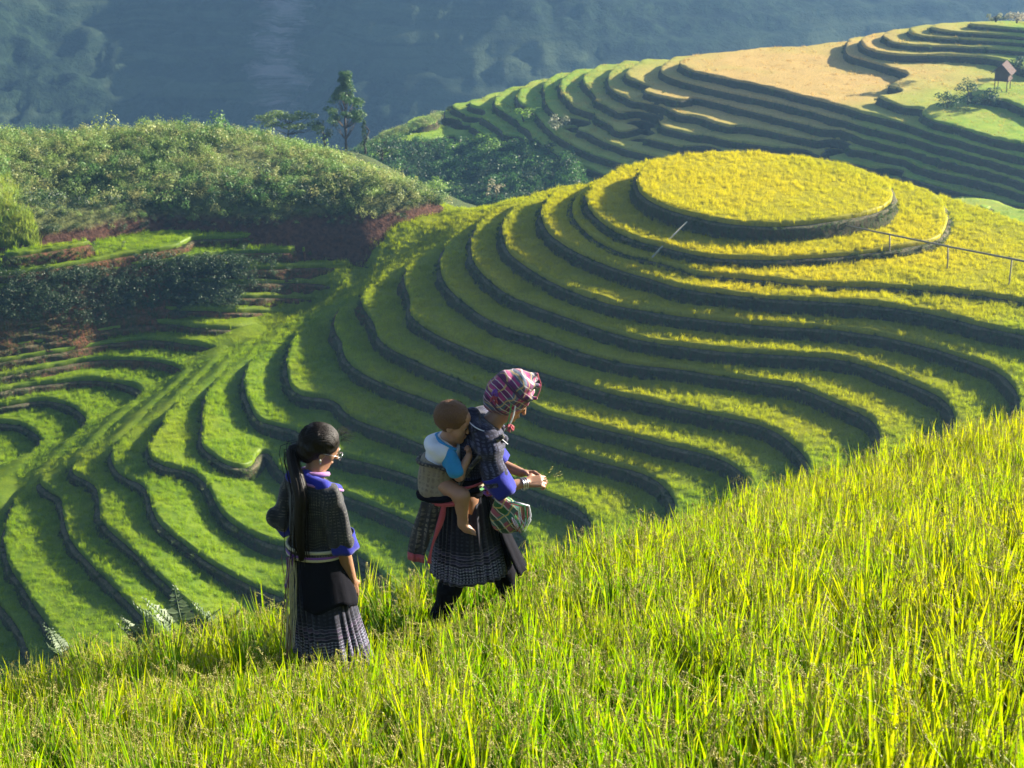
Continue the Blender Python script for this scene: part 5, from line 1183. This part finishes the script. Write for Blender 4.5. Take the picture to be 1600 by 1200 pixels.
S.cone((.015, 0, .88), (.085, 0, 1.05), .105, .115, .04).ell((.095, 0, 1.08), (.105, .14, .10), .03, rot(0, .35)).cone((.10, -.11, 1.135), (.10, .11, 1.135), .057, .057, .03).ell((.0, 0, .86), (.112, .132, .07), .03)
S.chain([shR, (.143, -.165, .935)], [.060, .068], .03).chain([shL, (.145, .165, .95)], [.060, .066], .03)
S.cone((.20, 0, 1.21), (.23, 0, 1.26), .058, .07, .01, 's').wrinkle(.011, 34, 9).mesh('jacket', M_jacketB, B_, 1)
cuff(B_, (.137, -.165, .955), (.195, -.168, .845), .070, .066, M_blue); cuff(B_, (.145, .165, .95), (.20, .15, .87), .068, .062, M_blue)
S = SDF((-.05, -.2, 1.0), (.32, .2, 1.30), .0055)
S.cone((.055, -.10, 1.175), (.045, 0, 1.205), .028, .036, .03).cone((.045, 0, 1.205), (.055, .10, 1.175), .036, .028, .03).cone((.055, -.10, 1.175), (.20, -.07, 1.10), .028, .022, .02).cone((.055, .10, 1.175), (.20, .07, 1.10), .028, .022, .02)
S.mesh('collar', M_jacketB, B_, 2)
cord('collar_edge', B_, M_white, [(.215, -.095, 1.08), (.15, -.135, 1.15), (.06, -.14, 1.19), (.015, -.07, 1.21), (.005, 0, 1.22), (.02, .08, 1.21)], .0028, 6)
skirt('skirt', B_, .86, .33, (.115, .132), (.190, .170), M_skirtB, (.005, 0), (.012, 0), 25, 11, (.0, .0), .019)
ring = []
for j in range(14):
    v = j/13; row_ = []
    for i in range(14):
        a = math.radians(-42+84*i/13); rx_, ry_ = .128+.075*v, .138+.035*v; row_.append((math.cos(a)*rx_+.115*v**1.4+.006*math.sin(a*17)*v, math.sin(a)*ry_+.004*math.sin(a*13)*v, .865-.52*v))
    ring.append(row_)
panel('apron', B_, M_black, ring)
ring = []
for j in range(10):
    v = j/9; ring.append([(.03+.10*v+math.cos(math.radians(a))*(.135-.02*v), math.sin(math.radians(a))*(.155), .87+.10*v*0+(.0)-.0*v+.0) if False else (math.cos(math.radians(a))*(.124+.004*v)+.01*v, math.sin(math.radians(a))*(.144+.004*v), .80+.11*v) for a in np.linspace(-150, 150, 30)])
panel('waist_wrap', B_, M_black, ring)
for zz_, mt in ((.868, M_cream), (.856, M_gcord), (.880, M_pink)):
    cord('belt', B_, mt, [(math.cos(a)*.132, math.sin(a)*.150, zz_+.008*math.sin(a*3+zz_*90)) for a in np.linspace(0, 6.2832, 26)], .0075, 6)
for i, (mt, dx) in enumerate(((M_pink, 0), (M_cream, .012), (M_purple, -.012))):
    m = MB(); m.tube([(.10+dx, -.165, .885), (.125+dx, -.185, .872), (.135+dx, -.182, .85), (.115+dx, -.172, .84), (.10+dx, -.178, .86)], .009, 7); m.build('belt_knot', mt, B_)
# headscarf: cloth wrapped round the head with a stiff peak jutting over the brow
S = SDF((.02, -.2, 1.02), (.46, .2, 1.56), .0052)
S.ell(TB(-.018, 0, .045), (.118, .096, .108), .01, RB).ell(TB(-.045, 0, -.02), (.085, .088, .085), .03, RB)
pk = np.array(hc)+(.128, 0, .128); S.cone(TB(.0, 0, .125), pk, .055, .014, .035)
for s in (-1, 1): S.cone(TB(.0, s*.05, .105), np.array(hc)+(.138, s*.05, .09), .05, .010, .03).cone(TB(.0, s*.075, .05), np.array(hc)+(.122, s*.078, .035), .036, .010, .02)
S.ell(TB(.120, 0, -.028), (.078, .072, .094), .008, RB, 's').ell(TB(.07, 0, -.13), (.08, .07, .07), .01, RB, 's').cone(TB(.16, 0, .02), TB(.12, 0, .06), .055, .055, .01, 's')
S.wrinkle(.006, 55, 12).mesh('headscarf', M_plaid, B_, 1)
sc_ = [o for o in bpy.data.objects if o.name.startswith('headscarf')][-1]
cord('scarf_edge', sc_, M_pink, [np.array(hc)+q_ for q_ in ((.122, -.088, .03), (.150, -.058, .09), (.142, -.025, .128), (.141, 0, .135), (.142, .025, .128), (.150, .058, .09))], .0022, 6)
for k_, (c_, mt, nn) in enumerate(((TB(-.09, -.085, .0), M_pink, 26), (TB(-.10, -.07, .03), M_purple, 22), (TB(.055, -.088, -.085), M_pink, 24))):
    g = np.random.RandomState(50+k_); m = MB()
    for _ in range(nn):
        d = g.normal(size=3); d /= np.linalg.norm(d); d[2] = d[2]*.6-.35; m.tube([c_, c_+d*.014, c_+d*.026+np.array([0, 0, -.010])], .0036, 4)
    m.build('pompom', mt, sc_)
cord('chin_tie', sc_, M_white, [TB(.02, -.093, .02), TB(.045, -.086, -.04), TB(.055, -.08, -.085)], .004, 6)
cord('chin_tie', sc_, M_gcord, [TB(-.005, -.097, .02), TB(.025, -.092, -.04), TB(.045, -.084, -.09)], .0035, 6)
for i in range(3):                         # silver bangles on the right wrist
    c_ = Vector(elR).lerp(Vector(wrR), .86+.07*i); ax = (Vector(wrR)-Vector(elR)).normalized(); u = ax.orthogonal().normalized(); v = ax.cross(u)
    m = MB(); m.tube([c_+u*math.cos(q)*.031+v*math.sin(q)*.031+Vector((0, 0, -.004)) for q in np.linspace(0, 6.2832, 20)], .0030, 6, cap=False); m.build('bangle', M_silverm, B_)
toW = lambda p: Vector(fb)+Matrix.Rotation(HB, 3, 'Z') @ Vector(p)
# sprig of rice between her fingers
sp_ = empty('rice_sprig', tuple(toW((.395, -.115, .88))), HB); tag(sp_, 'small sprig of green rice pinched in the walking woman\'s fingers', 'sprig')
m = MB()
for e_ in ((.085, .0, .025), (.075, -.02, .05), (.04, .02, .06)): m.tube([(-.05, .0, -.012), (0, 0, 0), e_], [.0016, .0016, .001], 5)
m.build('stalk', M_lime, sp_)
m = MB()
for e_ in ((.085, .0, .025), (.075, -.02, .05), (.04, .02, .06)):
    for q in range(5): c_ = Vector(e_)*(.55+.11*q); m.tube([c_, c_+Vector((.006, .003*(-1)**q, .004)), c_+Vector((.012, .005*(-1)**q, .004))], [.0008, .0026, .0006], 5)
m.build('ear', M_grain, sp_)
# cloth shoulder bag on her near hip
bg_ = empty('shoulder_bag', tuple(toW((.205, -.185, .66))), HB); tag(bg_, 'green and striped cloth bag hanging at the walking woman\'s hip', 'bag')
S = SDF((-.13, -.1, -.06), (.13, .1, .24), .006); S.ell((0, 0, .06), (.085, .05, .095), .02).cone((-.03, 0, .14), (-.05, 0, .20), .045, .022, .03).wrinkle(.007, 50, 15).mesh('pouch', M_bag, bg_, 1)
g = np.random.RandomState(6)
for mt in (M_white, M_pink, M_gcord, M_white):
    m = MB()
    for _ in range(5):
        x0_ = .02+.05*g.rand(); y0_ = -.045-.012*g.rand(); w_ = .02+.035*g.rand(); h_ = .06+.05*g.rand()
        m.tube([(x0_-.03, y0_+.01, .16), (x0_+w_*.8, y0_, .14), (x0_+w_, y0_, .14-h_*.8), (x0_+w_*.4, y0_-.004, .10-h_), (x0_-.01, y0_, .13-h_*.6)], .0028, 5)
    m.build('fringe', mt, bg_)
cord('strap', bg_, M_gcord, [(-.05, .0, .20), (-.07, .02, .26), (-.09, .03, .32)], .009, 7)
# --- baby carried on her back
bb = toW((-.070, -.035, .81)); HC = math.radians(2)
K = empty('person', tuple(bb), HC); K.scale = (.94,)*3; tag(K, 'barefoot baby in white and blue shirt carried on the walking woman\'s back', 'person')
S = SDF((-.18, -.20, -.34), (.26, .2, .56), .005)
hb = (.015, -.03, .40); RK = rot(math.radians(-12), math.radians(14), math.radians(-4)); head(S, hb, RK, .93, True)
S.cone((-.03, -.01, .27), (-.002, -.02, .34), .048, .045, .02).cone((-.05, 0, .06), (-.03, 0, .23), .085, .075, .03).cone((-.03, -.075, .245), (-.03, .065, .245), .036, .036, .02)
ksh, kel, kwr = (-.015, -.095, .245), (.045, -.135, .145), (.098, -.10, .245)
S.chain([ksh, kel, kwr], [.036, .028, .020], .01); hand(S, kwr, (-.05, .12, .95), (-.5, .6, .1), (.5, .2, .2), .9, .52, .05, .8)
S.chain([(-.015, .09, .245), (.06, .12, .17), (.10, .06, .22)], [.036, .026, .02])
S.chain([(-.03, -.07, .06), (.055, -.135, .03), (.062, -.14, -.115)], [.058, .045, .026], .015); S.chain([(.062, -.14, -.115), (.062, -.142, -.135), (.082, -.146, -.158), (.115, -.15, -.178)], [.027, .026, .023, .016], .012)
for i in range(5): S.cone((.112, -.162+.007*i*1.3, -.178), (.130-.003*i, -.166+.0085*i*1.2, -.188), .0075, .0058-.0004*i+.0006*(i == 4), .003)
S.chain([(-.03, .07, .06), (.07, .12, .03), (.08, .12, -.10)], [.058, .045, .026], .015).cone((.08, .12, -.12), (.13, .12, -.16), .024, .018, .01)
S.mesh('body', M_skinb, K)
TK = lambda *p: np.array(hb)+RK@(np.array(p)*.93)
for s in (-1, 1): o = bpy.data.objects.new('eye', bpy.data.meshes['eye']); COL.objects.link(o); o.parent = K; o.location = TK(.0795, s*.031, .006); o.scale = (.9,)*3
S = SDF((-.16, -.18, .28), (.16, .16, .56), .005); S.ell(TK(-.020, 0, .045), (.098, .084, .091), .008, RK).ell(TK(.118, 0, -.03), (.085, .10, .092), .01, RK, 's').cone(TK(.02, -.095, -.05), TK(-.01, -.09, -.10), .045, .06, .01, 's').cone(TK(.02, .095, -.05), TK(-.01, .09, -.10), .045, .06, .01, 's').ell(TK(-.06, 0, -.09), (.09, .09, .05), .01, RK, 's')
S.wrinkle(.002, 240, 5).mesh('hair', M_hairb, K, 1)
hk = [o for o in bpy.data.objects if o.name.startswith('hair') and o.parent == K][-1]
g = np.random.RandomState(14); V = []; F = []
for _ in range(1500):
    d = g.normal(size=3); d[0] -= .25; d[2] = abs(d[2])*1.1-.15; d /= np.linalg.norm(d)
    if d[0] > .45 and d[2] < .75: continue
    p_ = np.array([-.020, 0, .045])+d*np.array([.101, .087, .094])/np.linalg.norm(d/np.array([1, 1, 1])); l_ = d*.008+np.array([.006, 0, .0])+g.normal(size=3)*.003; s_ = np.cross(d, g.normal(size=3)); s_ = s_/np.linalg.norm(s_)*.0011
    i0 = len(V); V += [TK(*(p_-s_)), TK(*(p_+s_)), TK(*(p_+l_*1.1))]; F.append((i0, i0+1, i0+2))
mesh_obj('short_hairs', V, F, M_hairb, hk, False)
S = SDF((-.18, -.2, .08), (.14, .17, .36), .0055); S.cone((-.05, 0, .12), (-.035, 0, .235), .10, .094, .03).cone((-.04, -.075, .262), (-.04, .065, .262), .058, .055, .02).ell((-.085, -.02, .285), (.05, .09, .045), .02).cone((.02, -.03, .31), (.03, -.03, .37), .045, .075, .01, 's').wrinkle(.006, 50, 4).mesh('shirt', M_white, K, 1)
S = SDF((-.10, -.20, .08), (.14, .16, .32), .005); S.chain([(-.02, -.088, .25), (.028, -.125, .175)], [.048, .047], .02).wrinkle(.004, 60, 2).mesh('sleeve', M_sky, K, 1)
S = SDF((-.10, .02, .08), (.14, .18, .32), .0055); S.chain([(-.02, .088, .25), (.03, .12, .19)], [.046, .044], .02).mesh('sleeve', M_sky, K, 1)
cord('collar_edge', K, M_sky, [(.03, -.085, .275), (-.03, -.092, .31), (-.068, -.04, .325), (-.07, .02, .325), (-.02, .06, .31)], .010, 6)
# carrier cloth holding the child, with a long embroidered tail
Cc = empty('baby_carrier', tuple(bb), HC); Cc.scale = (.95,)*3; tag(Cc, 'woven beige baby carrier with dark tail and rose trim on the woman\'s back', 'baby carrier')
S = SDF((-.22, -.18, -.08), (.16, .17, .26), .0058); S.cone((-.062, 0, .045), (-.060, 0, .150), .112, .106, .04).ell((-.055, 0, .02), (.115, .125, .06), .03).ell((-.02, 0, .225), (.13, .14, .045), .012, None, 's').wrinkle(.006, 40, 7).mesh('wrap', M_carrier, Cc, 1)
cord('upper_band', Cc, M_tail, [(.10, -.10, .13), (.02, -.125, .16), (-.07, -.118, .19), (-.16, -.05, .185), (-.165, .03, .185), (-.07, .12, .18), (.10, .12, .14)], .011, 6)
cord('lower_band', Cc, M_black, [(.15, -.10, .05), (.05, -.125, .03), (-.06, -.128, .005), (-.15, -.06, -.01), (-.16, .02, -.01), (-.06, .12, .0), (.13, .12, .04)], .020, 7)
cord('rose_band', Cc, M_pink, [(.08, -.13, .0), (.0, -.13, -.018), (-.07, -.115, -.022), (-.12, -.08, -.02)], .016, 7)
cord('shoulder_strap', Cc, M_tail, [(.04, -.10, .06), (.07, -.125, .14), (.13, -.125, .22), (.20, -.12, .30), (.28, -.115, .365)], .013, 6)
ring = []
for j in range(14):
    v = j/13; ring.append([(-.055-.085*v-.11*i/9*(1-.15*v)+.008*math.sin(i*1.6+v*4), -.125-.03*v+.045*(i/9)**2+.008*math.sin(i*1.3+v*3), -.02-.29*v-.0*i) for i in range(10)])
tl = panel('tail', Cc, M_tail, ring)
ring = [[(p[0]+.006, p[1]-.006, p[2]) for p in (row_[0], (row_[0][0]+.022+.012*math.sin(k_*.5), row_[0][1]+.002, row_[0][2]-.004))] for k_, row_ in enumerate([[(-.055-.085*v, -.125-.03*v, -.02-.33*v)] for v in np.linspace(0, 1, 14)])]
panel('trim', tl, M_pink, ring)
ring = [[(-.055-.085-.11*i/9*.85+.008*math.sin(i*1.6+4), -.160+.045*(i/9)**2+.008*math.sin(i*1.3+3), -.305-.045*k_) for i in range(10)] for k_ in (0, 1)]
panel('trim', tl, M_pink, ring)
